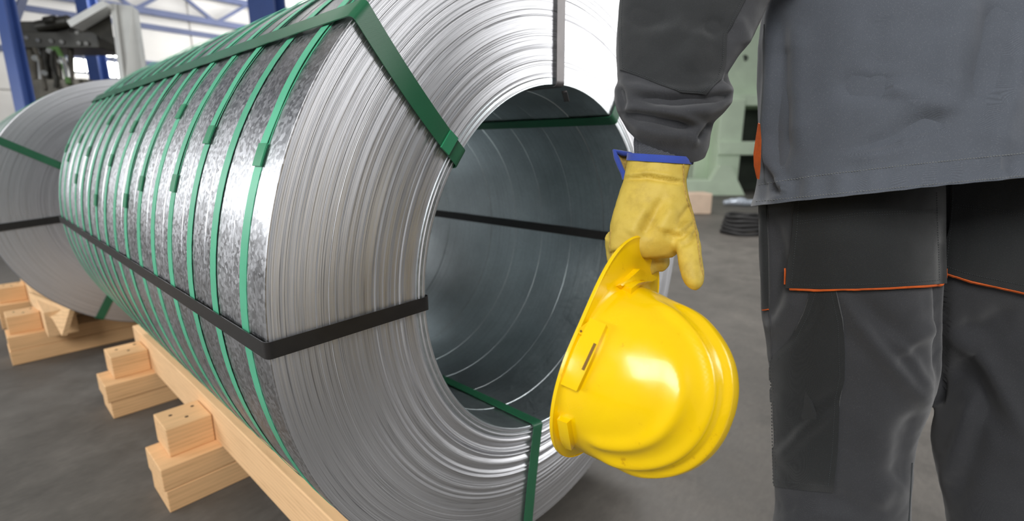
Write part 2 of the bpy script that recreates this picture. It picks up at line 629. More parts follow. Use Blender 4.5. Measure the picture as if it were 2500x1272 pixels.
# roof: sheets over purlins, carried by blue lattice trusses
def roof_z(y): return 5.75 + (WY - y) * 0.16
roof = put('ceiling', fix_normals(mk([(-3, WY + .2, roof_z(WY) + .12), (WX, WY + .2, roof_z(WY) + .12), (WX, 3.4, roof_z(3.4) + .12), (-3, 3.4, roof_z(3.4) + .12),
                          (-3, WY + .2, roof_z(WY) + .16), (WX, WY + .2, roof_z(WY) + .16), (WX, 3.4, roof_z(3.4) + .16), (-3, 3.4, roof_z(3.4) + .16)],
                         [(0, 1, 2, 3), (7, 6, 5, 4), (0, 4, 5, 1), (1, 5, 6, 2), (2, 6, 7, 3), (3, 7, 4, 0)])), M['roofopaque'], smooth=False)
setp(roof, 'pale sheeted roof of the hall with daylight panels', 'ceiling', kind='structure')
for k in range(11):
    x0 = -3 + 2.0 * k
    for r_ in range(4):
        y1 = WY - r_ * 3.4; y0 = y1 - 3.3
        v = [(x0 + .03, y1, roof_z(y1)), (x0 + 1.95, y1, roof_z(y1)), (x0 + 1.95, y0, roof_z(y0)), (x0 + .03, y0, roof_z(y0))]
        v += [(a, b, c + .08) for a, b, c in v]
        me = fix_normals(mk(v, [(0, 1, 2, 3), (7, 6, 5, 4), (0, 4, 5, 1), (1, 5, 6, 2), (2, 6, 7, 3), (3, 7, 4, 0)]))
        put('roof_sheet', me, M['roofsheet'] if (k + r_) % 3 and k > 1 else M['roofopaque'], roof, smooth=False)
for yy in (5.0, 6.7, 8.4, 10.1, 11.8, 13.5, 15.2):
    put('purlin', box((8, yy, roof_z(yy) - 0.12), 22, 0.12, 0.2), M['bluegrey'], roof, smooth=False)


def truss(label, y, zb):
    zt = roof_z(y) - 0.25
    t = thing('roof_truss', label, 'roof truss', (8, y, zb), 'blue lattice trusses')
    put('bottom_chord', box((8, y, zb), 22, 0.16, 0.16), M['bluegrey'], t, smooth=False)
    put('top_chord', box((8, y, zt), 22, 0.16, 0.16), M['bluegrey'], t, smooth=False)
    n = 11
    for i in range(n):
        xa = -3 + 2 * i
        a, b = (xa, y, zb), (xa + 1, y, zt)
        put('diagonal', beam(a, b, .09, .09, Vector((0, 1, 0))), M['bluegrey'], t, smooth=False)
        put('diagonal', beam(b, (xa + 2, y, zb), .09, .09, Vector((0, 1, 0))), M['bluegrey'], t, smooth=False)


truss('blue lattice truss along the far end wall', 16.6, 4.85)
truss('blue lattice truss nearer than the one at the end wall', 12.2, 5.25)

# blue columns
def column(label, px, D, w, ztop, lean=0.0):
    b = at(px, 300, D); b.z = 0
    t = thing('steel_column', label, 'column', b, 'blue steel columns')
    top = b + Vector((lean, 0, ztop))
    v, f = ibeamg(b, top, w, w * 1.1, w * 0.14, w * 0.1, HF)
    put('column_shaft', mk(v, f), M['blue'], t, smooth=False)
    put('base_plate', box(b + Vector((0, 0, .015)), w * 1.6, w * 1.6, .03), M['bluegrey'], t, smooth=False)
    return t


column('blue steel column rising above the strapped coil', 682, 8.5, 0.42, 6.2)
column('blue steel column behind the grey machine post', 263, 9.5, 0.22, 6.2)
# slanted blue column at the left edge
a_ = at(55, 222, 5.0); b_ = at(2, -40, 5.0)
g_ = a_ + (a_ - b_) * (a_.z / (b_.z - a_.z)); g_.z = 0
t = thing('steel_column', 'slanting blue steel column at the far left', 'column', g_, 'blue steel columns')
top_ = b_ + (b_ - a_) * 0.8
v, f = ibeamg(g_, top_, 0.11, 0.13, 0.02, 0.015, HF)
put('column_shaft', mk(v, f), M['blue'], t, smooth=False)
put('base_plate', box(g_ + Vector((0, 0, .015)), .4, .4, .03), M['bluegrey'], t, smooth=False)
a_ = at(32, 62, 5.4); b_ = at(66, -30, 5.9)
put('brace', beam(a_, b_, .05, .07, HF), M['bluegrey'], t, smooth=False)

# ------------------------------------------------------------------ coil builder
def ring_lathe(cx, cz, prof, n=144, jit=None):
    """closed profile of (r, y) revolved about the y axis through (cx, cz)"""
    loops = []
    for k in range(n):
        a = 2 * PI * k / n; ca, sa = math.cos(a), math.sin(a)
        loops.append([(cx + r * ca, y, cz + r * sa) for r, y in prof])
    v, f = loft(loops, cyclic=True)
    return fix_normals(mk(v, f))


def annulus_face(cx, cz, ri, R, y, nr, na, amp_in, amp_out, seed, back=0.02):
    """end of a wound coil: every wrap's edge stands a little in or out"""
    rg = np.random.RandomState(seed)
    rs = np.linspace(ri, R, nr)
    u = (rs - ri) / (R - ri)
    base = np.zeros(nr)
    ph = 0
    for i in range(nr):
        ph += 2 * PI * (rs[1] - rs[0]) / (0.021 + 0.012 * math.sin(i * 0.11 + seed))
        base[i] = math.sin(ph)
    fine = rg.normal(0, 1, nr)
    fine2 = np.convolve(rg.normal(0, 1, nr + 8), np.ones(9) / 3, 'valid')
    vs = []
    env = np.clip(1.25 - 1.9 * u, 0.0, 1.0)
    edge = np.clip(u / 0.012, 0, 1) * np.clip((1 - u) / 0.006, 0, 1)
    for k in range(na):
        a = 2 * PI * k / na
        ca, sa = math.cos(a), math.sin(a)
        m = 0.55 + 0.45 * math.sin(-a * 1.0 + 0.1) + 0.12 * math.sin(3 * a + 1)
        off = -(base * amp_in * env * m + fine * 0.00013 + fine2 * (amp_out + amp_out * 0.6 * math.sin(2 * a + 3 * 1.0)))
        off = off * edge + (1 - edge) * 0.002
        for i in range(nr):
            vs.append((cx + rs[i] * ca, y + off[i], cz + rs[i] * sa))
    fs = []
    for k in range(na):
        k2 = (k + 1) % na
        for i in range(nr - 1):
            fs.append((k * nr + i, k * nr + i + 1, k2 * nr + i + 1, k2 * nr + i))
    return fix_normals_dir(mk(vs, fs), Vector((0, -1, 0)))


def fix_normals_dir(me, d):
    if me.polygons[0].normal.dot(d) < 0: me.flip_normals()
    return me


def strap_ring(cx, cz, R, y, w, th, a0=0, a1=2 * PI, n=128, wob=0.0, seed=0, lift=None, yshift=None):
    full = abs(a1 - a0 - 2 * PI) < 1e-6
    loops = []
    N = n if full else n + 1
    for k in range(N):
        s = k / n; a = a0 + (a1 - a0) * s
        lf = lift(s) if lift else 0.0
        yy = y + wob * math.sin(2 * a + seed) + (yshift(s) if yshift else 0)
        r0, r1 = R + 0.0004 + lf, R + th + lf
        c, sn = math.cos(a), math.sin(a)
        loops.append([(cx + r0 * c, yy - w / 2, cz + r0 * sn), (cx + r1 * c, yy - w / 2 + .0004, cz + r1 * sn), (cx + r1 * c, yy + w / 2 - .0004, cz + r1 * sn), (cx + r0 * c, yy + w / 2, cz + r0 * sn)])
    v, f = loft(loops, cyclic=full)
    return fix_normals(mk(v, f))


def long_strap(cx, cz, ri, R, y0, y1, ang, w, th, go=0.004, gf=0.004, skew=0.0, fr=0.0):
    """band looped lengthwise: outside, across the front end, back through the bore and up the rear end"""
    path = []
    ro, rb = R + go, ri - 0.004
    cr = 0.006
    def seg(p, q, n):
        for i in range(n): path.append((p[0] + (q[0] - p[0]) * i / n, p[1] + (q[1] - p[1]) * i / n))
    seg((ro, y1), (ro, y0 + cr), 40)
    for i in range(4): path.append((ro - cr * (1 - math.cos(i * PI / 8)), y0 + cr - (cr + gf) * math.sin(i * PI / 8)))
    seg((ro - cr, y0 - gf), (rb + cr, y0 - gf), 40)
    for i in range(4): path.append((rb + cr * (1 - math.sin(i * PI / 8)), y0 - gf + (gf + cr) * (1 - math.cos(i * PI / 8))))
    seg((rb, y0 + cr), (rb, y1 + gf), 30)
    seg((rb, y1 + gf), (ro, y1 + gf), 20)
    n = len(path); loops = []
    for i, (r, y) in enumerate(path):
        pr, py_ = path[i - 1]; nr_, ny = path[(i + 1) % n]
        tr, ty = nr_ - pr, ny - py_
        L = math.hypot(tr, ty) or 1; nr2, ny2 = -ty / L, tr / L   # normal in (r, y), outward
        if (nr2 * (1 if abs(r - ro) < 0.01 else -1) < 0) and abs(nr2) > .5: nr2, ny2 = -nr2, -ny2
        if abs(ny2) > .5 and ((y < (y0 + y1) / 2) == (ny2 > 0)): nr2, ny2 = -nr2, -ny2
        a = ang + skew * (R - r) / (R - ri)
        c, s = math.cos(a), math.sin(a)
        rad = Vector((c, 0, s)); tan = Vector((-s, 0, c))
        P = Vector((cx, y, cz)) + rad * r
        nn = rad * nr2 + Vector((0, ny2, 0))
        ww = w * (1 + fr * math.sin(i * 0.9))
        loops.append([P - tan * ww / 2, P - tan * ww / 2 + nn * th, P + tan * ww / 2 + nn * th, P + tan * ww / 2])
    v, f = loft(loops, cyclic=True)
    return fix_normals(mk(v, f))


# ------------------------------------------------------------------ big strapped coil
CZ, R1, RI = 0.875, 0.70, 0.415
NS, SW = 16, 0.1265
coil = thing('steel_coil', 'large galvanised slit steel coil with many green straps on a timber cradle', 'steel coil', (0, 1.0, 0.176))
face_me = annulus_face(0, CZ, RI, R1, 0.0, 340, 288, 0.0040, 0.0002, 3)
for i in range(NS):
    ya, yb = i * SW, (i + 1) * SW - 0.0006
    rr = R1 - rnd.uniform(0, 0.0018) - (0 if i else 0.0)
    if i == 0: rr = R1
    ri = RI + rnd.uniform(-.0015, .0015) * (1 if i else 0)
    e = 0.0022
    n_ = 192
    # outer skin, bore skin
    ob = ring_lathe(0, CZ, [(rr - e * .4, ya), (rr, ya + e), (rr, yb - e), (rr - e, yb), (ri + .02, yb), (ri + .02, ya + .004), (rr - .02, ya + .004)], n_)
    strip = put('slit_strip', ob, M['outer'], coil, sharp=18)
    bo = ring_lathe(0, CZ, [(ri + .001, ya), (ri, ya + .0009), (ri, yb - .0009), (ri + .001, yb), (ri + .02, yb), (ri + .02, ya)], n_)
    put('bore_lining', bo, M['bore'], strip, sharp=18)
    if i == 0:
        put('wound_edge', face_me, M['face'], strip, 'bright wound edges of the innermost to outermost steel wraps')
    if i == NS - 1:
        put('wound_edge', ring_lathe(0, CZ, [(ri + .02, yb - .001), (rr - .01, yb - .001), (rr - .01, yb + .001), (ri + .02, yb + .001)], 96), M['face'], strip)
SEALA = [158, 171, 155, 163, 150, 164, 168, 152, 160, 170, 149, 158, 166, 154, 160, 157]
for i in range(NS):
    y = 0.6 * SW + i * SW + rnd.uniform(-.004, .004)
    w = 0.026
    sa = math.radians(SEALA[i])
    st = put('strap', strap_ring(0, CZ, R1, y, w, 0.0012, wob=0.002, seed=i), M['green'], coil)
    if i != 1:
        tl = math.radians(rnd.uniform(30, 75))
        ph, am = rnd.uniform(0, 6), rnd.uniform(.003, .008)
        put('strap_tail', strap_ring(0, CZ, R1, y, w * .92, 0.0012, sa - tl, sa, 60, seed=i, wob=0.002,
            lift=lambda s: 0.0016 + 0.006 * (1 - s) ** 4 + .0012 * abs(math.sin(7 * s + ph)),
            yshift=lambda s: am * math.sin(3.2 * s + ph) * (1 - s)), M['green'], st)
        put('seal', strap_ring(0, CZ, R1, y, w * 1.12, 0.0026, sa - .028, sa + .022, 6, seed=i, wob=0.002, lift=lambda s: 0.002), M['seal'], st)
L1 = NS * SW
SW_ = []
def tie(name, deg, w, mat, label, **k):
    return put(name, long_strap(0, CZ, RI, R1, 0, L1, math.radians(deg), w, 0.0016, **k), mat, coil, label)


tie('tie_band', 180.6, 0.026, M['black'], 'black band along the side facing the camera', gf=0.005)
tie('tie_band', 137.6, 0.037, M['dgreen'], 'wide dark green band over the upper left shoulder', go=0.006, gf=0.007, skew=math.radians(4.2))
tie('tie_band', 91.8, 0.028, M['greystrap'], 'dull metal band across the top of the coil end', gf=0.006, skew=math.radians(0.8))
tie('tie_band', 57.5, 0.034, M['dgreen'], 'dark green band on the far upper side', gf=0.006)
tie('tie_band', -0.3, 0.028, M['black'], 'black band on the far side of the bore', gf=0.005)
tie('tie_band', -100.0, 0.036, M['dgreen'], 'dark green band under the coil', gf=0.006, skew=math.radians(-1.5))
# clip where the top band bends into the bore
put('band_clip', fix_normals(mk(*beamg((0.012, 0.004, CZ + RI - 0.012), (0.045, 0.02, CZ + RI - 0.03), 0.012, 0.004))), M['greystrap'], coil)
# weld of the green band on the coil end
aw = math.radians(141.3); rw_ = 0.455
cw = Vector((rw_ * math.cos(aw), -0.010, CZ + rw_ * math.sin(aw)))
put('band_weld', fix_normals(mk(*beamg(cw + Vector((math.cos(aw), 0, math.sin(aw))) * -.011, cw + Vector((math.cos(aw), 0, math.sin(aw))) * .011, 0.004, 0.038, Vector((-math.sin(aw), 0, math.cos(aw)))))), M['seal'], coil)

# ------------------------------------------------------------------ second coil behind
C2X, C2Z, R2, RI2, Y2 = -0.245, 0.84, 0.665, 0.30, 2.60
coil2 = thing('steel_coil', 'plain grey steel coil with one black band standing behind the strapped coil', 'steel coil', (C2X, 3.3, 0.175))
N2, W2 = 4, 0.42
for i in range(N2):
    ya, yb = Y2 + i * W2, Y2 + (i + 1) * W2 - .002
    e = .004
    s2 = put('slit_strip', ring_lathe(C2X, C2Z, [(R2 - e * .5, ya), (R2, ya + e), (R2, yb - e), (R2 - e, yb), (RI2, yb), (RI2, ya + .004), (R2 - .02, ya + .004)], 144), M['outer2'], coil2)
    if i == 0:
        put('wound_edge', annulus_face(C2X, C2Z, RI2, R2, Y2, 140, 144, 0.0002, 0.0001, 9), M['face2'], s2)


def face2_ang(px, py):
    q = ony(px, py, Y2)
    return math.atan2(q.z - C2Z, q.x - C2X)


def tie2(deg, w, mat, label):
    put('tie_band', long_strap(C2X, C2Z, RI2, R2, Y2, Y2 + N2 * W2, deg, w, 0.002), mat, coil2, label)


tie2(face2_ang(60, 547), 0.034, M['black'], 'black band across the coil end')
tie2(face2_ang(75, 375), 0.034, M['dgreen'], 'dark green band across the coil end')
tie2(math.radians(-120), 0.036, M['dgreen'], 'dark green band on the lower side')
for i in range(N2):
    put('strap', strap_ring(C2X, C2Z, R2, Y2 + .16 + i * W2, .024, .0014), M['green'], coil2)

# ------------------------------------------------------------------ timber cradles
def cradle(label, cx, rails, bearers, zb, zr, xend, bw, first=True):
    t = thing('timber_cradle', label, 'timber cradle', (cx, (rails[0][2] + rails[0][3]) / 2, 0), 'timber cradles under the coils')
    for (xo, xi, ya, yb) in rails:
        put('rail', box(((xo + xi) / 2, (ya + yb) / 2, (zb + zr) / 2), abs(xi - xo), yb - ya, zr - zb, bev=.003), M['wood'], t, smooth=False)
    for yc in bearers:
        for k in range(2):
            dx = rnd.uniform(-.006, .006)
            put('bearer_plank', box((cx + dx, yc + rnd.uniform(-.003, .003), zb / 2 * (k + .5)), 2 * xend, bw, zb / 2 - .001, bev=.003), M['woodx'], t, smooth=False)
        for sgn in (-1, 1):
            r = rails[0] if sgn < 0 else rails[-1]
            xr = r[0]
            bl = box((xr + sgn * 0.0685 + sgn * .001, yc + .035, zb + .05), .135, .15, .1, bev=.0035)
            b = put('stop_block', bl, M['woodx'], t, smooth=False)
            for q in range(3):
                nx, ny = xr + sgn * (.03 + .035 * q), yc + .035 + (.035, -.03, .02)[q]
                put('nail_head', tube([(nx, ny, zb + .0985), (nx, ny, zb + .1012)], .0055, 8), M['nail'], b)
    return t


cradle('pine timber cradle with stop blocks carrying the green strapped coil', 0.0,
       [(-0.508, -0.402, 0.02, 2.2), (0.508, 0.402, 0.02, 2.2)], [1.125, 1.965], 0.159, 0.302, 0.684, 0.19)
c2 = cradle('pine timber cradle with a splintered rail end under the plain coil', -0.245,
            [(-0.775, -0.648, 2.80, 4.35), (0.285, 0.158, 2.80, 4.35)], [3.05, 3.87], 0.159, 0.300, 0.68, 0.19)
# broken end of its left rail: long sliver tapering to a point
tri = [(-0.790, 3.35, .306), (-0.672, 2.75, .306), (-0.735, 2.62, .205), (-0.748, 2.76, .270), (-0.792, 3.0, .286)]
tv = [Vector(p) for p in tri] + [Vector(p) + Vector((.022, .012, -.006)) for p in tri]
put('splinter', fix_normals(mk(tv, [(0, 1, 2, 3, 4), (9, 8, 7, 6, 5)] + [(i, (i + 1) % 5, 5 + (i + 1) % 5, 5 + i) for i in range(5)])), M['wood'], c2, smooth=False)

# ------------------------------------------------------------------ machines in the background
M['mgrey'] = plain('machine_grey', (192, 192, 188), 0.5, 0.2, 3, 0.08)
M['mdark'] = plain('oily_dark_machine', (46, 44, 38), 0.45, 0.3, 6, 0.35)
M['mdark2'] = plain('worn_dark_metal', (88, 84, 76), 0.4, 0.6, 6, 0.3)
M['chrome'] = plain('bright_metal', (190, 190, 188), 0.25, 1.0, 6, 0.1)
M['mgreen'] = plain('pale_green_machine_paint', (208, 226, 200), 0.5, 0.0, 2, 0.08)
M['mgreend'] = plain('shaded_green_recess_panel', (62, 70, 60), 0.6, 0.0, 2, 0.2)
M['hosegreen'] = plain('green_hose', (74, 110, 52), 0.5)
M['rubber'] = plain('black_rubber', (34, 33, 33), 0.6)
M['paleblock'] = plain('pale_timber', (206, 182, 160), 0.8, 0, 5, 0.1)
M['film'] = plain('clear_film_wrap', (205, 214, 226), 0.15, 0.3, 30, 0.1)


def ubox(px0, py0, px1, py1, D, dep, bev=.01, yaw=-YAW + PI / 2, shift=0.0):
    """upright box filling this span at distance D; dep = thickness away from the viewer"""
    c = at((px0 + px1) / 2, (py0 + py1) / 2, D)
    hd = Vector((c.x - CAM.x, c.y - CAM.y, 0)).normalized()
    c = c + hd * (dep / 2)
    w = abs(px1 - px0) * D / FPX; h = abs(py1 - py0) * D / FPX / math.cos(PITCH)
    return box(c, w, dep, h, rot=-YAW, bev=bev)


def pxline(D, *pts):
    return [at(x, y, D) for x, y in pts]


# grey machine post with sloping arm
g0 = at(312, 300, 5.4); g0.z = 0
mp = thing('machine_frame', 'grey steel machine post with a sloping arm behind the coils', 'machine', g0)
slab = [at(270, 8, 5.4), at(322, 14, 5.4), at(338, 26, 5.4), at(352, 120, 5.4), at(362, 260, 5.4), at(300, 260, 5.4)]
gb = slab[-1].copy()
low = [Vector((p.x, p.y, 0)) for p in (slab[4], slab[5])]
pl = slab[:5] + low + [slab[5]]
dv = (at(310, 120, 5.55) - at(310, 120, 5.4))
n = len(pl)
put('post', fix_normals(mk(pl + [p + dv for p in pl], [tuple(range(n)), tuple(range(2 * n - 1, n - 1, -1))] + [(i, (i + 1) % n, n + (i + 1) % n, n + i) for i in range(n)])), M['mgrey'], mp, smooth=False)
put('flange', beam(at(276, 10, 5.37), at(304, 240, 5.37), .05, .02, HF), M['mgrey'], mp, smooth=False)
put('arm', beam(at(182, 64, 5.35), at(268, 14, 5.35), .07, .16, HF), M['mgrey'], mp, smooth=False)
put('gusset', fix_normals(mk([at(200, 66, 5.45), at(268, 24, 5.45), at(280, 110, 5.45), at(200, 66, 5.6), at(268, 24, 5.6), at(280, 110, 5.6)], [(0, 1, 2), (5, 4, 3), (0, 3, 4, 1), (1, 4, 5, 2), (2, 5, 3, 0)])), M['mdark'], mp, smooth=False)
# dark oily machine head with hoses
h0 = at(160, 300, 5.9); h0.z = 0
mh = thing('roller_machine', 'dark oily roller machine with hoses behind the grey coil', 'machine', h0)
put('head_beam', ubox(56, 82, 282, 118, 5.9, .5), M['mdark'], mh, smooth=False)
put('upper_housing', ubox(78, 56, 205, 88, 5.95, .45), M['mdark'], mh, smooth=False)
put('motor', tube(pxline(5.85, (95, 66), (170, 52)), .07, 12), M['mdark'], mh)
put('motor_cap', tube(pxline(5.8, (112, 52), (136, 48)), .05, 12), M['mdark'], mh)
for i, (x, y) in enumerate(((64, 92), (92, 98), (124, 100), (150, 102), (192, 105), (210, 106), (188, 80), (246, 88), (165, 50))):
    put('bolt', tube(pxline(5.82, (x, y)) + [at(x + 3, y, 5.95)], .022, 8), M['chrome'], mh)
for i, (x0, x1, r_, m_) in enumerate(((74, 92, .05, 'mdark2'), (96, 104, .035, 'chrome'), (112, 120, .045, 'mdark'), (132, 146, .05, 'mdark2'), (172, 176, .03, 'mdark2'))):
    a = at(x0, 112, 5.95); b = at(x1, 235, 5.95)
    put('leg_post', tube([a, a.lerp(b, .5), b, Vector((b.x, b.y, 0))], r_, 10), M[m_], mh)
for pts, r_, m_ in ((((118, 122), (140, 118), (152, 142), (160, 170), (168, 205)), .028, 'hosegreen'), (((84, 118), (100, 150), (108, 200), (112, 220)), .022, 'mdark2'), (((128, 126), (128, 160), (140, 190), (136, 215)), .024, 'mdark'),
                    (((150, 140), (160, 158), (164, 176), (166, 190)), .03, 'chrome')):
    put('hose', tube(pxline(5.75, *pts), r_, 8), M[m_], mh)
put('base_frame', ubox(120, 200, 270, 330, 6.0, .6), M['mdark2'], mh, smooth=False)
for x, y, r_ in ((86, 142, .035), (120, 124, .03), (108, 178, .03), (146, 150, .025)):
    put('knob', tube([at(x, y, 5.72), at(x, y, 5.8)], r_, 12), M['chrome'], mh)

# pale green press far right, seen between arm and jacket
GD = 12.6
p0 = at(1780, 470, GD); p0.z = 0
gp = thing('press_machine', 'pale green press frame standing far behind the worker', 'machine', p0)
put('crown', ubox(1655, 70, 2050, 238, GD, 1.4, .06), M['mgreen'], gp, smooth=False)
put('cross_beam', ubox(1690, 232, 2050, 258, GD - .15, 1.4, .03), M['mgreen'], gp, smooth=False)
put('post', ubox(1738, 250, 1796, 470, GD, .7, .03), M['mgreen'], gp, smooth=False)
put('post', ubox(1930, 250, 1990, 470, GD, .7, .03), M['mgreen'], gp, smooth=False)
put('post', ubox(1690, 250, 1728, 466, GD + .5, .5, .03), M['mgreen'], gp, smooth=False)
put('cross_beam', ubox(1740, 346, 1990, 378, GD - .05, .6, .03), M['mgreen'], gp, smooth=False)
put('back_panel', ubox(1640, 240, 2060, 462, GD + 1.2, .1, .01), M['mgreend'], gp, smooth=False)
put('base_beam', ubox(1640, 440, 1742, 474, GD - .3, .8, .03), M['mgreen'], gp, smooth=False)
bz = at(1766, 470, GD - .3); bz.z = 0
put('foot_gusset', fix_normals(mk([bz + RV * (-.55), bz + RV * .55, bz + ZV * .75 + RV * .12, bz + ZV * .75 - RV * .12] + [p + HF * .25 for p in (bz + RV * (-.55), bz + RV * .55, bz + ZV * .75 + RV * .12, bz + ZV * .75 - RV * .12)],
    [(0, 1, 2, 3), (7, 6, 5, 4), (0, 4, 5, 1), (1, 5, 6, 2), (2, 6, 7, 3), (3, 7, 4, 0)])), M['mgreen'], gp, smooth=False)
put('bolt', tube([at(1818, 142, GD - .1), at(1818, 142, GD + .1)], .08, 12), M['mgreend'], gp)
# small things on the far floor
b = put('timber_block', ubox(1660, 474, 1728, 524, 8.7, .4, .02), M['paleblock'], smooth=False)
b.location.z -= min((b.matrix_world @ v.co).z for v in b.data.vertices) - 0.001
setp(b, 'pale timber block on the far floor beside the glove', 'timber block')
cb = at(1812, 560, 6.8); cb.z = 0
cc = thing('cable_coil', 'coiled black rubber cable lying on the far floor', 'cable', cb)
for k in range(5):
    pts = [cb + Vector((math.cos(a) * (.30 - .012 * k), math.sin(a) * (.26 - .012 * k), .03 + .052 * k + .01 * math.sin(3 * a + k))) for a in [2 * PI * i / 30 for i in range(31)]]
    put('cable_turn', tube(pts, .028, 8), M['rubber'], cc)
fb = at(1806, 496, 10.0); fb.z = 0
fm = remesh([tubeg([fb + RV * (-.34) + ZV * .07, fb + ZV * .09, fb + RV * .36 + ZV * .06], [.05, .085, .05], 12)], .02, 2)
creases(fm, [], .02, 9)
fm_o = put('film_bundle', fm, M['film'])
fm_o.location.z -= min(v.co.z for v in fm.vertices) - 0.001
setp(fm_o, 'crumpled shiny film bundle on the far floor before the green press', 'film bundle')

# ------------------------------------------------------------------ hard hat
_h = NT('yellow_plastic'); _p = _h.pos()
_c = _h.ramp(_h.noise(_p, 30, 5, 0.7), [(0.25, lin((200, 146, 2))), (0.36, lin((245, 201, 0))), (0.8, lin((248, 206, 0)))])
_h.set(Base_Color=_c, Roughness=_h.ramp(_h.noise(_p, 25, 4), [(0.3, 0.16), (0.7, 0.3)]), Coat_Weight=0.15, Coat_Roughness=0.08, Normal=_h.bump(_h.noise(_p, 18, 2), 0.06, 0.01))
M['hat'] = _h.m
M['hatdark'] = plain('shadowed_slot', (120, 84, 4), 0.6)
M['harness'] = plain('grey_harness_webbing', (70, 72, 76), 0.8)

HD = 0.70
hf = (RV * 0.345 + UV * 0.939).normalized()
hup = (RV * 0.939 - UV * 0.345).normalized()
roll = math.radians(40)
HX = hf
HZ = (hup * math.cos(roll) - WV * math.sin(roll)).normalized()
HY = HZ.cross(HX).normalized()
HC = at(1482, 891, HD)
HM = Matrix(((HX.x, HY.x, HZ.x, HC.x), (HX.y, HY.y, HZ.y, HC.y), (HX.z, HY.z, HZ.z, HC.z), (0, 0, 0, 1)))
HA, HB, HH = 0.123, 0.106, 0.168


def sm(e0, e1, x):
    t = min(1, max(0, (x - e0) / (e1 - e0)))
    return t * t * (3 - 2 * t)


def hat_pt(phi, tau, inset=0.0):
    c, s = math.cos(phi), math.sin(phi)
    q = max(0, math.cos(tau)) ** (2 / 2.35); h = math.sin(tau) ** (2 / 2.25)
    x, y, z = HA * c * q, HB * s * q, HH * h
    n = Vector((c * q / HA, s * q / HB, h / HH)).normalized() if tau < 1.56 else Vector((0, 0, 1))
    up = sm(0.25, 0.55, h)
    rid = 0.0
    ay = abs(y)
    rid += 0.0075 * (1 - sm(0.014, 0.022, ay)) * sm(0.30, 0.62, h)                       # centre ridge
    rid += 0.0065 * math.exp(-((ay - 0.044) / 0.0075) ** 2) * sm(0.22, 0.5, h)            # inner side ridges
    rid += 0.0055 * math.exp(-((ay - 0.072) / 0.006) ** 2) * sm(0.2, 0.4, h) * sm(0.075, 0.0, x)   # outer ridges on the rear half
    rid += 0.006 * sm(0.11, 0.125, abs(x)) * (1 - sm(.3, .5, h)) * (1 if x > 0 else 0) * 0
    return Vector((x, y, z)) + n * (rid - inset)


def brim_w(phi):
    c = math.cos(phi)
    front = max(0, c) ** 2.6
    rear = max(0, -c) ** 2
    return 0.0045 + 0.062 * front + 0.014 * rear


NP, NTA = 128, 44
loops = []
def ring(fn): return [fn(2 * PI * k / NP) for k in range(NP)]
def brim_pt(phi, u, dz=0.0):
    base = hat_pt(phi, 0.02)
    d = Vector((math.cos(phi) / HA, math.sin(phi) / HB, 0)).normalized()
    d = (d * 0.5 + Vector((math.cos(phi), math.sin(phi), 0)) * 0.5).normalized()
    w = brim_w(phi)
    front = max(0, math.cos(phi)) ** 1.5
    drop = -0.004 * u - 0.010 * front * u * (1 - 0.4 * abs(math.sin(phi))) + 0.012 * front * (math.sin(phi) ** 2) * u
    return base + d * (w * u) + Vector((0, 0, drop - 0.003 + dz))
T = 0.0028
for i in range(NTA, -1, -1):
    tau = 0.02 + (PI / 2 - 0.025) * (i / NTA)
    loops.append(ring(lambda p: hat_pt(p, tau)))
loops.append(ring(lambda p: brim_pt(p, 0.06) + Vector((0, 0, .002))))
for u in (0.15, 0.35, 0.6, 0.85, 0.97): loops.append(ring(lambda p: brim_pt(p, u)))
loops.append(ring(lambda p: brim_pt(p, 1.0, 0.0012)))
loops.append(ring(lambda p: brim_pt(p, 1.03, -0.001)))
loops.append(ring(lambda p: brim_pt(p, 1.0, -0.004)))
for u in (0.8, 0.4, 0.0): loops.append(ring(lambda p: brim_pt(p, u, -T)))
for i in range(0, NTA + 1, 2):
    tau = 0.02 + (PI / 2 - 0.025) * (i / NTA)
    loops.append(ring(lambda p: hat_pt(p, tau, T)))
v, f = loft(loops)
v = [HM @ Vector(p) for p in v]
hat_me = fix_normals(mk(v, f))
hat = thing('hard_hat', 'yellow plastic hard hat hanging by its peak from the gloved hand', 'hard hat', tuple(HC))
shell = put('shell', hat_me, M['hat'], hat, sharp=60)
hb = bvh_of(hat_me)
SP = dict(nu=14, nv=18, dg=HD)
put('slot_pad', patch(hb, [(1446, 784), (1484, 800)], [(1484, 800), (1450, 880), (1416, 952)], [(1376, 934), (1416, 952)], [(1446, 784), (1408, 862), (1376, 934)], 14, 22, .0090, .012, HD), M['hat'], shell)
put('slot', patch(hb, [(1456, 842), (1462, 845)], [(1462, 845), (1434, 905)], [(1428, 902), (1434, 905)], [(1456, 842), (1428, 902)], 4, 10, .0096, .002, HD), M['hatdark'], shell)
put('slot_pad', patch(hb, [(1549, 655), (1592, 676)], [(1592, 676), (1540, 719)], [(1503, 699), (1540, 719)], [(1549, 655), (1503, 699)], 12, 12, .0090, .012, HD), M['hat'], shell)
put('slot_pad', patch(hb, [(1367, 1014), (1394, 1024)], [(1394, 1024), (1404, 1086)], [(1374, 1076), (1404, 1086)], [(1367, 1014), (1374, 1076)], 10, 14, .0090, .012, HD), M['hat'], shell)
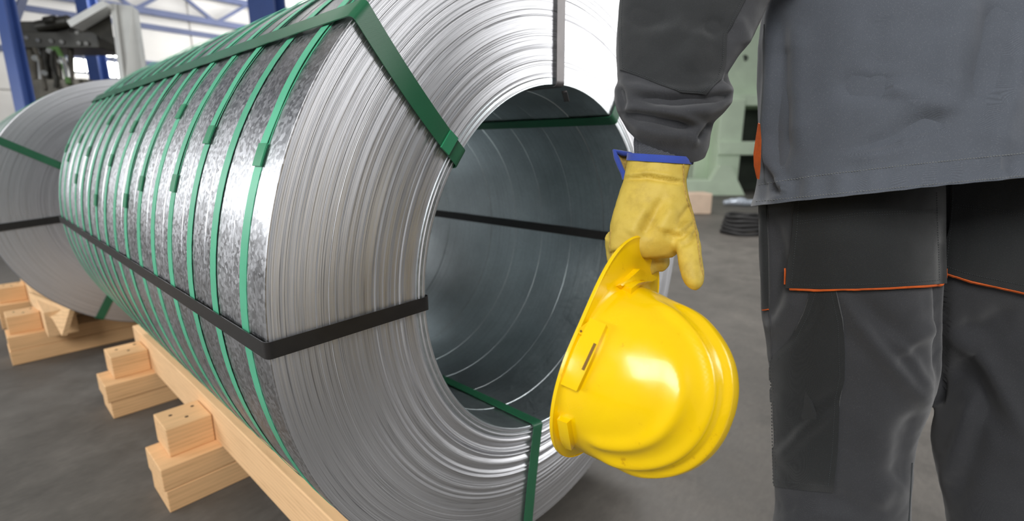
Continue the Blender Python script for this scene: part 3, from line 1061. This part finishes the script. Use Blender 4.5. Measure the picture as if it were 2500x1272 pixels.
# eyelet tab on the rim
tp, tn = cast(hb, 1440, 806, HD)
tg = []
TX, TY = -RV, UV
outl = [(0.0, .013), (.009, .006), (.0135, .003), (.0155, -.001), (.0135, -.005), (.009, -.006), (0.0, -.010), (-.004, 0)]
tv = [tp + TX * x + TY * y - WV * .002 for x, y in outl] + [tp + TX * x + TY * y + WV * .001 for x, y in outl]
n = len(outl)
put('eyelet_tab', fix_normals(mk(tv, [tuple(range(n)), tuple(range(2 * n - 1, n - 1, -1))] + [(i, (i + 1) % n, n + (i + 1) % n, n + i) for i in range(n)])), M['hat'], shell, smooth=False)
put('eyelet', tube([tp + TX * .0115 + TY * -.001 - WV * .0025, tp + TX * .0115 + TY * -.001 - WV * .0015], .0016, 10), M['hatdark'], shell)
# head band and webbing inside the shell
bl = [[HM @ Vector((.104 * math.cos(a), .088 * math.sin(a), z)) for a in [2 * PI * k / 48 for k in range(48)]] for z in (.008, .036)]
bl += [[HM @ Vector((.101 * math.cos(a), .085 * math.sin(a), z)) for a in [2 * PI * k / 48 for k in range(48)]] for z in (.036, .008)]
v, f = loft(bl, cyclic=True)
put('head_band', fix_normals(mk(v, f)), M['harness'], hat)
for aa in (0.6, 2.2):
    pts = []
    for k in range(17):
        q = PI * k / 16
        pts.append(HM @ Vector((.100 * math.cos(q) * math.cos(aa), .084 * math.cos(q) * math.sin(aa), .03 + .095 * math.sin(q))))
    put('webbing', tube(pts, .008, 6, sq=.3), M['harness'], hat)

# ------------------------------------------------------------------ person
M['jacket'] = fabric('grey_work_jacket', (81, 86, 95), 2300, 0.85, 0.5, 0.25, 0.07)
M['trouser'] = fabric('dark_grey_twill', (50, 51, 55), 2600, 0.85, 0.25, 0.3, 0.08)
M['cordura'] = fabric('charcoal_cordura', (23, 26, 28), 1900, 0.8, 0.12, 0.6, 0.10)
M['thread'] = plain('grey_thread', (128, 130, 128), 0.8)
M['dthread'] = plain('dark_thread', (66, 70, 72), 0.8)
M['orange'] = plain('orange_lining', (206, 92, 28), 0.7, nscale=60, namp=0.2)
M['knit'] = fabric('grey_knit_cuff', (70, 72, 78), 900, 0.95, 0.2, 0.8)
M['skin'] = plain('skin', (196, 150, 124), 0.5, nscale=20, namp=0.05)
M['hair'] = plain('brown_hair', (70, 50, 36), 0.6, nscale=60, namp=0.3)
M['boot'] = plain('black_boot_leather', (36, 34, 33), 0.5, nscale=30)
_l = NT('yellow_leather'); _p = _l.pos()
_c = _l.ramp(_l.noise(_p, 26, 5, 0.65), [(0.25, lin((172, 144, 52))), (0.5, lin((202, 174, 70))), (0.8, lin((212, 186, 84)))])
_g = _l.n('ShaderNodeTexVoronoi', feature='F1', ins={'Vector': _p, 'Scale': 900.0}).outputs['Distance']
_l.set(Base_Color=_c, Roughness=0.62, Normal=_l.bump(_l.math('ADD', _l.math('MULTIPLY', _g, .4), _l.noise(_p, 220, 4)), 0.25, 0.0008))
M['leather'] = _l.m
M['suede'] = plain('tan_suede', (170, 142, 74), 0.9, nscale=300, namp=0.35)
M['bluebind'] = fabric('blue_binding', (48, 74, 170), 2200, 0.85, 0.2, 0.5)


def fan(pxL, pyL, pxR, pyR, D, b, n=64, ex=2.0):
    """closed section whose left and right outline pass the two sight lines at depth D"""
    rl, rr = ray(pxL, pyL).normalized(), ray(pxR, pyR).normalized()
    c = (rl + rr).normalized()
    al = math.acos(max(-1, min(1, rl.dot(rr)))) / 2
    dist = D / c.dot(WV)
    e1 = (rr - rl).normalized(); e2 = c
    a = math.tan(al) * math.sqrt(max(1e-8, dist * dist - b * b))
    ctr = CAM + c * dist
    L = []
    for k in range(n):
        t = 2 * PI * k / n
        ct, st = math.cos(t), math.sin(t)
        L.append(ctr + e1 * (a * math.copysign(abs(ct) ** (2 / ex), ct)) + e2 * (b * math.copysign(abs(st) ** (2 / ex), st)))
    return L


def rows(tab, m, smooth=2):
    """tab: (py, pxL, pxR, tilt, D, b) sorted by py -> m interpolated rows"""
    tab = np.array(tab, float)
    py = np.linspace(tab[0, 0], tab[-1, 0], m)
    out = [py]
    for c in range(1, tab.shape[1]):
        q = np.interp(py, tab[:, 0], tab[:, c])
        for _ in range(smooth):
            p = np.pad(q, 1, mode='edge'); r = (p[:-2] + 2 * p[1:-1] + p[2:]) / 4
            r[0], r[-1] = q[0], q[-1]; q = r
        out.append(q)
    return np.stack(out, 1)


def fan_loops(tab, m, n=64, ex=2.0, smooth=2):
    return [fan(r[1], r[0] - r[3] / 2, r[2], r[0] + r[3] / 2, r[4], r[5], n, ex) for r in rows(tab, m, smooth)]


def shrink(loops, d):
    out = []
    for L in loops:
        c = Vector((0, 0, 0))
        for p in L: c += p
        c /= len(L)
        out.append([p + (c - p).normalized() * d for p in L])
    return out


def ctr(L):
    c = Vector((0, 0, 0))
    for p in L: c += Vector(p)
    return c / len(L)


# --- trousers: two baggy legs meeting at the seat
def DL(py): return 0.875 + 0.00010 * (py - 470)
legL = [(390, 1866, 2300), (500, 1852, 2301), (600, 1853, 2302), (700, 1858, 2302), (760, 1859, 2302), (850, 1872, 2300), (900, 1880, 2297), (960, 1884, 2288),
        (1000, 1886, 2272), (1040, 1887, 2254), (1070, 1888, 2242), (1150, 1891, 2232), (1200, 1893, 2226), (1272, 1886, 2226), (1330, 1888, 2222)]
legR = [(390, 2302, 2690), (500, 2303, 2708), (700, 2303, 2704), (850, 2300, 2696), (960, 2291, 2690), (1000, 2282, 2684), (1040, 2270, 2680), (1130, 2279, 2668),
        (1200, 2299, 2660), (1272, 2312, 2650), (1330, 2318, 2642)]


def leg_tab(t, hb):
    return [(py, l, r, 0, DL(py), np.interp(py, [390, 500, 750, 1000, 1330], hb)) for py, l, r in t]


LL = fan_loops(leg_tab(legL, [.105, .125, .125, .112, .100]), 70, 56, 2.15)
LR = fan_loops(leg_tab(legR, [.105, .125, .125, .112, .100]), 70, 56, 2.15)


def lower(loops, foot, n=16, r1=0.085):
    """from the knee straight down to the boot"""
    L0 = loops[-1]; c0 = ctr(L0)
    out = []
    for i in range(1, n + 1):
        s = i / n
        c = c0.lerp(foot, s); c.z = c0.z + (foot.z - c0.z) * s
        k = 1 + (r1 / 0.11 - 1) * s
        out.append([c + Vector(((p - c0).x * k, (p - c0).y * k, (p - c0).z * (1 - s) * k)) for p in L0])
    return loops + out


cl, cr = ctr(LL[-1]), ctr(LR[-1])
footL = Vector((cl.x + .03, cl.y - .02, 0.075)); footR = Vector((cr.x + .0, cr.y + .01, 0.075))
LL2, LR2 = lower(LL, footL), lower(LR, footR)
seat = fan_loops([(380, 1900, 2670, 0, .885, .10), (650, 1930, 2650, 0, .91, .10), (800, 2000, 2610, 0, .94, .075), (920, 2090, 2520, 0, .975, .05), (985, 2190, 2400, 0, 1.0, .03)], 30, 56)
tr_me = remesh([loft(LL2), loft(LR2), loft(seat)], .0058, 5)
creases(tr_me, [
    ([(2060, 730), (2130, 830), (2210, 930), (2290, 1010)], 16, .007), ([(2090, 720), (2170, 810), (2250, 900)], 22, -.006),
    ([(2150, 800), (2230, 880), (2270, 960)], 12, .006), ([(2190, 860), (2290, 790)], 16, .005),
    ([(2240, 1010), (2210, 1080), (2190, 1200)], 18, -.005), ([(1890, 1240), (1990, 1215), (2100, 1240)], 22, -.006), ([(1910, 1275), (2000, 1250), (2100, 1272)], 16, .005),
    ([(2130, 1230), (2210, 1180)], 18, .004), ([(1900, 1130), (1960, 1060), (2040, 990)], 10, .0045), ([(1890, 1090), (1960, 1020), (2050, 950)], 14, -.0035),
    ([(2320, 830), (2390, 850), (2440, 940), (2500, 1060)], 20, .009), ([(2320, 900), (2380, 930), (2440, 1060)], 26, -.007),
    ([(2480, 760), (2400, 800), (2340, 800)], 18, -.005), ([(2300, 1180), (2340, 1080), (2380, 960)], 16, .006), ([(2330, 1240), (2370, 1130), (2400, 1010)], 18, -.006),
    ([(2300, 500), (2300, 760), (2298, 980)], 9, -.014), ([(1868, 520), (1876, 650), (1868, 760)], 10, .005), ([(1890, 540), (1905, 640), (1890, 740), (1870, 800)], 16, -.006),
    ([(2000, 720), (1960, 800), (1890, 860)], 14, -.004), ([(1862, 800), (1900, 780), (1960, 720)], 18, .005),
], .0024, 16, 3.0, 1.7)
p0 = (cl + cr) / 2; p0.z = 0
person = thing('person', 'worker seen from behind in grey work clothes, gloved left hand hanging down', 'person', tuple(p0))
trousers = put('trousers', tr_me, M['trouser'], person, 'dark grey work trousers with charcoal pockets', sharp=180)
tb = bvh_of(tr_me)

# --- jacket
jt = [(-318, 2216, 2366, 0, .80, .062), (-300, 2165, 2420, 0, .80, .075), (-275, 2060, 2530, 0, .80, .09), (-235, 1955, 2635, 0, .80, .11), (-180, 1905, 2690, 0, .80, .125), (-80, 1884, 2710, -5, .80, .132),
      (0, 1866, 2725, -10, .80, .138), (100, 1853, 2735, -25, .80, .140), (200, 1848, 2738, -43, .80, .140), (300, 1856, 2738, -62, .80, .146), (400, 1852, 2734, -84, .80, .156),
      (435, 1846, 2740, -90, .80, .163), (455, 1838, 2745, -94, .80, .168)]
JO = fan_loops(jt, 130, 120, 2.3, 3)
JI = shrink(JO, .006)
jk_me = fix_normals(mk(*loft(JO + JI[::-1], True, True)))
creases(jk_me, [
    ([(2158, 185), (2170, 215), (2200, 235)], 10, .006), ([(2150, 180), (2155, 215), (2180, 245)], 10, -.006), ([(2060, 205), (2140, 215)], 22, -.004), ([(2210, 215), (2280, 260), (2320, 285)], 20, .005),
    ([(2080, 370), (2180, 345), (2260, 300), (2320, 285)], 16, -.006), ([(2080, 385), (2180, 362), (2270, 325)], 14, .004), ([(2138, 20), (2142, 180)], 14, -.003),
    ([(2440, 0), (2430, 120), (2400, 260)], 34, -.007), ([(2370, -20), (2340, 120), (2320, 250)], 36, .006), ([(2490, 80), (2460, 250), (2420, 400)], 30, .007),
    ([(1880, 0), (1884, 180), (1872, 330), (1880, 450)], 12, .006), ([(1905, 60), (1915, 250), (1895, 420)], 18, -.005), ([(1950, 60), (1935, 200), (1960, 380)], 22, .004),
    ([(1868, 400), (1890, 450), (1905, 480)], 8, -.004), ([(1885, 400), (1900, 440), (1925, 475)], 8, .004),
] + [([(x, 500 - (x - 1840) * .1), (x + 8, 440 - (x - 1840) * .1)], 9, .0022 * (1 if i % 2 else -1)) for i, x in enumerate(range(1860, 2500, 38))], .0018, 11, 8.0, 2.3)
jacket = put('jacket', jk_me, M['jacket'], person, 'grey work jacket with stitched hem', sharp=70)
jb = bvh_of(jk_me)
put('hem_stitching', stitches(jb, [(1846, 452), (1875, 447), (2000, 428), (2200, 405), (2520, 372)], .0006, 7, .00055), M['thread'], jacket)
put('hem_stitching', stitches(jb, [(1846, 492), (1950, 482), (2200, 458), (2520, 428)], .0006, 7, .0005), M['thread'], jacket)
put('side_seam', seam(jb, [(1866, 60), (1864, 200), (1858, 300), (1862, 380), (1870, 450)], .0004, .0009), M['dthread'], jacket)
# orange lining that shows at the open side vent
oa = [(1853, 300), (1847, 340), (1842, 375), (1843, 405), (1850, 436)]
ov = []
for i, (x, y) in enumerate(oa):
    a = at(x, y, .845); b = at(x + (3, 12, 16, 14, 4)[i], y + 2, .83)
    ov += [a, b, b + HF * .004, a + HF * .004]
of = []
for i in range(len(oa) - 1):
    k = i * 4
    for j in range(4): of.append((k + j, k + (j + 1) % 4, k + 4 + (j + 1) % 4, k + 4 + j))
of += [(0, 1, 2, 3), (16, 17, 18, 19)]
put('vent_lining', fix_normals(mk(ov, of)), M['orange'], jacket, 'orange lining at the side vent')

# --- pockets and piping on the trousers
def flap(top, right, bottom, left, name='pocket_flap', nu=44, nv=30, off=.009, th=.012, mat='cordura', bulge=.002):
    return put(name, patch(tb, top, right, bottom, left, nu, nv, off, th, .8, bulge), M[mat], trousers)


f1 = flap([(1947, 470), (2120, 455), (2291, 440)], [(2291, 440), (2294, 560), (2299, 690)], [(1927, 702), (2050, 702), (2180, 697), (2299, 690)], [(1947, 470), (1942, 560), (1927, 702)])
f2 = flap([(2321, 440), (2420, 430), (2560, 420)], [(2560, 420), (2560, 720)], [(2304, 655), (2350, 672), (2400, 684), (2560, 716)], [(2321, 440), (2316, 560), (2304, 655)])
fb1, fb2 = bvh_of(f1.data), bvh_of(f2.data)
for dy in (0, 6):
    put('stitching', stitches(fb1, [(1946, 541 + dy), (2020, 530 + dy), (2100, 520 + dy), (2290, 512 + dy)], .0004, 6, .0004), M['dthread'], f1)
    put('stitching', stitches(fb2, [(2320, 498 + dy), (2420, 508 + dy), (2500, 524 + dy)], .0004, 6, .0004), M['dthread'], f2)
put('stitching', stitches(fb1, [(1951, 480), (1946, 560), (1932, 696), (2050, 696), (2180, 691), (2293, 684), (2289, 560), (2286, 470)], .0004, 6, .00045), M['dthread'], f1)
put('stitching', stitches(fb2, [(2326, 470), (2321, 560), (2310, 650), (2350, 664), (2400, 676), (2500, 696)], .0004, 6, .00045), M['dthread'], f2)
put('orange_piping', seam(tb, [(1935, 705), (1990, 706), (2050, 704), (2180, 700), (2290, 694), (2299, 680), (2299, 655)], .006, .0026), M['orange'], f1)
put('orange_piping', seam(tb, [(1925, 655), (1924, 694)], .006, .0016, 12), M['orange'], f1)
put('orange_piping', seam(tb, [(2303, 655), (2330, 668), (2370, 682), (2430, 694), (2510, 712)], .006, .0034), M['orange'], f2)
put('back_placket', patch(tb, [(2298, 450), (2318, 450)], [(2318, 450), (2312, 560), (2304, 650)], [(2299, 650), (2304, 650)], [(2298, 450), (2297, 560), (2299, 650)], 6, 24, .002, .006, .8), M['cordura'], trousers)
# long tool pocket on the left thigh
pk = flap([(1985, 690), (2038, 690)], [(2038, 690), (2058, 780), (2063, 860), (2062, 925), (2050, 980), (2045, 1100), (2034, 1200)], [(1893, 1187), (1960, 1194), (2034, 1200)],
          [(1985, 690), (1962, 760), (1930, 830), (1890, 872), (1881, 900), (1886, 1040), (1893, 1187)], 'tool_pocket', 30, 70, .0035, .006, 'cordura', .001)
pkb = bvh_of(pk.data)
put('stitching', stitches(pkb, [(2026, 700), (2046, 790), (2050, 920), (2038, 978), (2032, 1100), (2022, 1186), (1900, 1175)], .0004, 5, .0004), M['dthread'], pk)
put('stitching', stitches(pkb, [(1996, 700), (1972, 770), (1940, 836), (1898, 880)], .0004, 5, .0004), M['dthread'], pk)
for dx in (0, 7):
    put('side_stitching', stitches(tb, [(1884 + dx, 880), (1888 + dx, 1000), (1892 + dx, 1180)], .003, 8, .0009), M['dthread'], trousers)
put('side_seam', seam(tb, [(1874, 510), (1879, 600), (1882, 700), (1880, 760), (1886, 830), (1884, 900)], .0006, .0012), M['trouser'], trousers)
sf = flap([(1857, 500), (1874, 500)], [(1874, 500), (1878, 620), (1880, 752)], [(1866, 756), (1880, 752)], [(1857, 500), (1858, 620), (1866, 756)], 'side_pocket_flap', 8, 30, .004, .008)
put('orange_piping', seam(tb, [(1866, 756), (1880, 753)], .004, .0012, 10), M['orange'], sf)
put('inseam', seam(tb, [(2226, 1130), (2222, 1200), (2218, 1272)], .0006, .0012), M['dthread'], trousers)

# --- left sleeve
st_ = [(-272, 1985, 2120, 6, .80, .06), (-240, 1845, 2080, 14, .80, .085), (-180, 1690, 2010, 30, .79, .09), (-90, 1560, 1925, 40, .78, .086), (0, 1514, 1872, 30, .77, .082), (60, 1507, 1850, 15, .765, .080),
       (100, 1505, 1834, 8, .76, .078), (140, 1505, 1803, 0, .757, .078), (180, 1508, 1776, 0, .755, .078), (200, 1509, 1780, 0, .753, .078), (218, 1501, 1791, 0, .752, .078),
       (250, 1501, 1787, 0, .75, .077), (272, 1507, 1766, 4, .75, .074), (295, 1517, 1741, 8, .75, .070), (325, 1533, 1734, 14, .75, .064), (350, 1560, 1731, 20, .75, .056), (366, 1582, 1724, 24, .75, .050)]
SO = fan_loops(st_, 150, 88, 2.1, 1)
# the cuff edge droops towards the viewer
for i in range(len(SO)):
    s = sm(0.86, 1.0, i / (len(SO) - 1))
    if s > 0:
        c = ctr(SO[i])
        for k, p in enumerate(SO[i]):
            t = 2 * PI * k / len(SO[i])
            p.z -= s * .016 * max(0, -math.sin(t)) ** 1.0
SI = shrink(SO, .005)
sl_me = fix_normals(mk(*loft(SO + SI[::-1], True, True)))
creases(sl_me, [
    ([(1560, 238), (1640, 248), (1720, 244), (1792, 232)], 9, -.012), ([(1520, 205), (1600, 228), (1700, 238), (1790, 215)], 11, .006), ([(1590, 262), (1660, 272), (1760, 262)], 14, .006),
    ([(1524, 280), (1600, 292), (1690, 312)], 9, -.012), ([(1516, 262), (1600, 276), (1700, 296)], 9, .005), ([(1540, 300), (1610, 325), (1680, 335)], 16, .006),
    ([(1700, 345), (1722, 315), (1745, 300)], 6, -.008), ([(1688, 360), (1706, 325), (1730, 303)], 7, .005), ([(1510, 205), (1520, 245), (1522, 275)], 6, -.005),
    ([(1530, 40), (1580, 50), (1640, 60)], 18, -.004), ([(1720, 60), (1760, 70)], 12, -.005), ([(1715, 75), (1700, 120), (1660, 170)], 22, .004), ([(1590, 90), (1680, 70)], 20, .004),
    ([(1770, 195), (1792, 190)], 7, -.010), ([(1800, 40), (1830, 110)], 12, .003),
], .0018, 18, 5.0, 1.35)
sleeve = put('sleeve', sl_me, M['trouser'], person, 'rumpled grey jacket sleeve of the left arm', sharp=70)
sb = bvh_of(sl_me)
ep = put('elbow_patch', patch(sb, [(1522, -70), (1700, -70), (1850, -70)], [(1850, -70), (1818, 0), (1785, 66), (1774, 82), (1770, 150), (1758, 196), (1722, 230)],
    [(1516, 170), (1560, 186), (1610, 208), (1660, 226), (1722, 230)], [(1522, -70), (1512, 60), (1516, 170)], 60, 60, .0022, .005, .76), M['cordura'], sleeve)
epb = bvh_of(ep.data)
put('stitching', stitches(epb, [(1812, 0), (1780, 66), (1768, 84), (1764, 150), (1750, 194), (1716, 224), (1660, 220), (1612, 202), (1560, 180), (1520, 165), (1517, 60), (1520, 0)], .0004, 5, .00045), M['dthread'], sleeve)

# --- knitted cuff and glove
kn = fan_loops([(318, 1556, 1712, 12, .745, .040), (350, 1548, 1704, 10, .74, .038), (400, 1552, 1690, 4, .735, .034)], 20, 64)
for L in kn:
    c = ctr(L)
    for k in range(len(L)): L[k] = L[k] + (L[k] - c).normalized() * (.0012 if k % 2 else -.0004)
put('knit_cuff', fix_normals(mk(*loft(kn))), M['knit'], person)
DP = 0.715
palm = fan_loops([(388, 1532, 1690, 8, .735, .036), (410, 1529, 1684, 8, .735, .036), (432, 1524, 1677, 6, .733, .033), (460, 1515, 1678, 4, .728, .033), (490, 1505, 1685, 0, .724, .034), (530, 1493, 1697, 0, .720, .034),
                  (560, 1488, 1704, 0, .717, .034), (590, 1486, 1700, 0, .717, .031), (615, 1486, 1660, 0, .718, .024), (630, 1490, 1640, 0, .720, .016)], 46, 64, 2.2)
G = [loft(palm)]
# thumb over the near side of the peak
G.append(loft(fan_loops([(530, 1634, 1690, 0, .708, .018), (565, 1640, 1706, 0, .694, .021), (600, 1647, 1712, 0, .680, .021), (640, 1655, 1717, 0, .668, .020), (668, 1661, 1721, 4, .661, .0185), (690, 1667, 1718, 6, .657, .016), (703, 1677, 1710, 6, .656, .010), (709, 1686, 1702, 4, .656, .004)], 36, 40, 2.1, 2)))
# four fingers curled round the far side of the peak
for i, (x0, x1, D0, ln) in enumerate(((1503, 1512, .735, 668), (1534, 1548, .742, 672), (1566, 1582, .745, 668), (1598, 1612, .745, 655))):
    pts, rr = [], []
    for k in range(9):
        s = k / 8
        pts.append(at(x0 + (x1 - x0) * s, 575 + (ln - 575) * s, D0 + .012 * math.sin(PI * s) - .010 * s * s))
        rr.append((.0185, .0185, .0185, .0182, .018, .0175, .017, .015, .009)[k] * (1.0 if i else .95))
    G.append(tubeg(pts, rr, 14))
gl_me = remesh(G, .0032, 5)
creases(gl_me, [
    ([(1524, 436), (1580, 432), (1640, 442), (1672, 446)], 4, -.004), ([(1526, 428), (1590, 424), (1660, 436)], 5, .0025), ([(1620, 485), (1600, 520), (1575, 560), (1560, 570)], 13, -.0075), ([(1590, 500), (1560, 545), (1545, 580)], 14, .004),
    ([(1640, 500), (1620, 540), (1610, 565)], 16, .004), ([(1655, 545), (1675, 520), (1690, 500)], 6, -.003), ([(1648, 580), (1664, 575), (1690, 550)], 5, -.004), ([(1650, 568), (1670, 560), (1690, 536)], 5, .003),
    ([(1662, 600), (1690, 585), (1704, 560)], 5, -.003), ([(1487, 622), (1510, 618), (1530, 622)], 4, -.005), ([(1620, 568), (1640, 575), (1648, 590)], 6, -.003),
], .0011, 45, 2.0, 1.5)
glove = put('glove', gl_me, M['leather'], person, 'yellow leather work glove with blue bound cuff', sharp=180)
gb = bvh_of(gl_me)
put('seam', seam(gb, [(1668, 400), (1669, 450), (1677, 490), (1692, 530), (1702, 580), (1709, 640), (1716, 672)], .0003, .0011, 50, .70), M['suede'], glove)
put('seam', seam(gb, [(1492, 560), (1489, 600), (1492, 630), (1500, 652)], .0003, .0008, 24, .72), M['suede'], glove)
bb = fan_loops([(378, 1531, 1693, 10, .7355, .0385), (388, 1530, 1692, 10, .7352, .039), (396, 1529, 1690, 10, .735, .038)], 7, 64, 2.2)
bi = shrink(bb, .003)
put('cuff_binding', fix_normals(mk(*loft(bb + bi[::-1], cyclic=True))), M['bluebind'], glove, 'blue cuff binding')
# open back flap of the cuff standing off behind the wrist
fl_ = [(1503, 374), (1509, 392), (1516, 412), (1525, 432)]
fi_ = [(1540, 380), (1540, 396), (1540, 412), (1540, 430)]
fv, ff = [], []
for (a, b) in zip(fl_, fi_):
    P, Q = at(a[0], a[1], .748), at(b[0], b[1], .762)
    m_ = P.lerp(Q, .5) + HF * .006
    fv += [P, m_, Q, Q + HF * .003, m_ + HF * .003, P + HF * .003]
for i in range(3):
    for j in range(6): ff.append((i * 6 + j, i * 6 + (j + 1) % 6, i * 6 + 6 + (j + 1) % 6, i * 6 + 6 + j))
ff += [(0, 1, 2, 3, 4, 5), (18, 19, 20, 21, 22, 23)]
put('cuff_flap', fix_normals(mk(fv, ff)), M['suede'], glove)
put('cuff_binding', tube([at(1540, 378, .760), at(1518, 374, .752), at(1500, 370, .747), at(1505, 384, .747), at(1512, 402, .747), at(1522, 424, .747), at(1526, 438, .746)], .0042, 8), M['bluebind'], glove)

# --- body: one continuous figure inside the clothes
hipc = ctr(seat[4]); chest = ctr(JO[46]); neck = ctr(JO[4])
neck_top = neck + ZV * .08
elb = ctr(SO[85]); wri = ctr(SO[-3]); shl = ctr(SO[22])
e1 = (LR[0][0] - LL[0][0]).normalized(); e1 = Vector((e1.x, e1.y, 0)).normalized()      # towards the worker's right
fw = Vector((-e1.y, e1.x, 0))
if fw.dot(HF) < 0: fw = -fw
shr = chest + e1 * .20 + ZV * .09
elr = shr + e1 * .10 - ZV * .30 + fw * -.02
wrr = elr + e1 * .03 - ZV * .24 + fw * .05
head = neck_top + ZV * .12 + fw * .03
def blob(c, rx, ry, rz, n=20, m=14):
    L = []
    for i in range(1, m):
        a = PI * i / m
        L.append([c + e1 * (rx * math.sin(a) * math.cos(2 * PI * k / n)) + fw * (ry * math.sin(a) * math.sin(2 * PI * k / n)) + ZV * (rz * math.cos(a)) for k in range(n)])
    return loft(L)
B = [tubeg([hipc - ZV * .02, hipc + ZV * .12, chest - ZV * .05, chest + ZV * .08, neck - ZV * .03], [.09, .095, .095, .085, .055], 20), tubeg([neck - ZV * .06, neck_top + ZV * .04], [.055, .052], 16)]
B += [blob(head, .077, .098, .118), blob(head - ZV * .06 + fw * .035, .055, .06, .06), blob(head + fw * .10 - ZV * .015, .014, .02, .022, 10, 8)]
for s_ in (-1, 1): B.append(blob(head + e1 * (.078 * s_) - fw * .005, .010, .018, .032, 10, 8))
kl, kr = ctr(LL[-6]), ctr(LR[-6])
B += [tubeg([hipc, ctr(LL[20]), ctr(LL[42]), kl, Vector((footL.x, footL.y, .06))], [.07, .07, .062, .052, .042], 16), tubeg([hipc, ctr(LR[20]), ctr(LR[42]), kr, Vector((footR.x, footR.y, .06))], [.07, .07, .062, .052, .042], 16)]
B += [tubeg([chest + ZV * .10 - e1 * .10, shl, elb, wri, ctr(palm[12])], [.05, .045, .042, .030, .022], 14), tubeg([chest + ZV * .10 + e1 * .10, shr, elr, wrr, wrr - ZV * .05], [.05, .045, .042, .030, .024], 14)]
put('body', remesh(B, .009, 4), M['skin'], person, sharp=180)
hv = blob(head + ZV * .022 - fw * .012, .084, .100, .112)
put('hair', remesh([hv], .008, 2), M['hair'], person, sharp=180)
# right sleeve and right glove (beyond the frame)
rs_ = []
cen = [shr - e1 * .02 + ZV * .03, shr.lerp(elr, .35), elr, elr.lerp(wrr, .5), wrr]
rsl = remesh([tubeg([shr - e1 * .06 + ZV * .05, shr, shr.lerp(elr, .5), elr, elr.lerp(wrr, .5), wrr], [.08, .085, .082, .078, .068, .055], 24)], .007, 4)
creases(rsl, [], .004, 14)
put('sleeve', rsl, M['trouser'], person, sharp=180)
RG = [tubeg([wrr + ZV * .02, wrr - ZV * .05, wrr - ZV * .10], [.036, .042, .036], 16, sq=.7)]
for i in range(4):
    o = fw * ((i - 1.5) * .022)
    RG.append(tubeg([wrr + o - ZV * .09, wrr + o * 1.05 - ZV * .135 - e1 * .006, wrr + o - ZV * (.165 + (.012, .02, .015, .0)[i]) - e1 * .022], [.0125, .012, .008], 10))
RG.append(tubeg([wrr + fw * .03 - ZV * .03, wrr + fw * .05 - ZV * .08 - e1 * .01, wrr + fw * .055 - ZV * .115 - e1 * .02], [.016, .0135, .009], 10))
put('glove', remesh(RG, .0045, 3), M['leather'], person, sharp=180)
# yoke over the shoulders and stand collar
spine = chest + ZV * .085
yk = remesh([tubeg([shl - e1 * .02 - ZV * .02, shl.lerp(spine, .45) + ZV * .03, spine + ZV * .045, shr.lerp(spine, .45) + ZV * .03, shr + e1 * .01], [.088, .098, .105, .098, .088], 24), blob(spine - ZV * .005, .19, .15, .085), blob(spine + ZV * .02 + e1 * .02, .12, .14, .09)], .008, 5)
yoke = put('yoke', yk, M['jacket'], person, sharp=180)
cz_ = [[neck + ZV * z_ + e1 * (r_ * math.cos(2 * PI * k / 40)) + fw * (r_ * 1.1 * math.sin(2 * PI * k / 40)) for k in range(40)] for z_, r_ in ((-.06, .088), (.0, .078), (.035, .072), (.035, .066), (-.06, .08))]
put('collar', fix_normals(mk(*loft(cz_, cyclic=True))), M['jacket'], yoke)
# boots
for ft in (footL, footR):
    bt = remesh([tubeg([ft + ZV * .12, ft + ZV * .02, ft - ZV * .03], [.06, .058, .055], 18), tubeg([ft - fw * .05 - ZV * .022, ft + fw * .08 - ZV * .028, ft + fw * .17 - ZV * .035], [.05, .048, .034], 18, sq=.9)], .007, 3)
    mz = min(v_.co.z for v_ in bt.vertices)
    for v_ in bt.vertices: v_.co.z = max(v_.co.z - mz, 0.022)
    bo_ = put('boot', bt, M['boot'], person, sharp=180)
    cs = ft + fw * .05
    put('sole', fix_normals(mk(*loft([[Vector((cs.x, cs.y, z)) + fw * (.165 * math.cos(2 * PI * k / 28)) + e1 * (.056 * math.sin(2 * PI * k / 28)) for k in range(28)] for z in (0.0, .024)]))), M['rubber'], bo_)
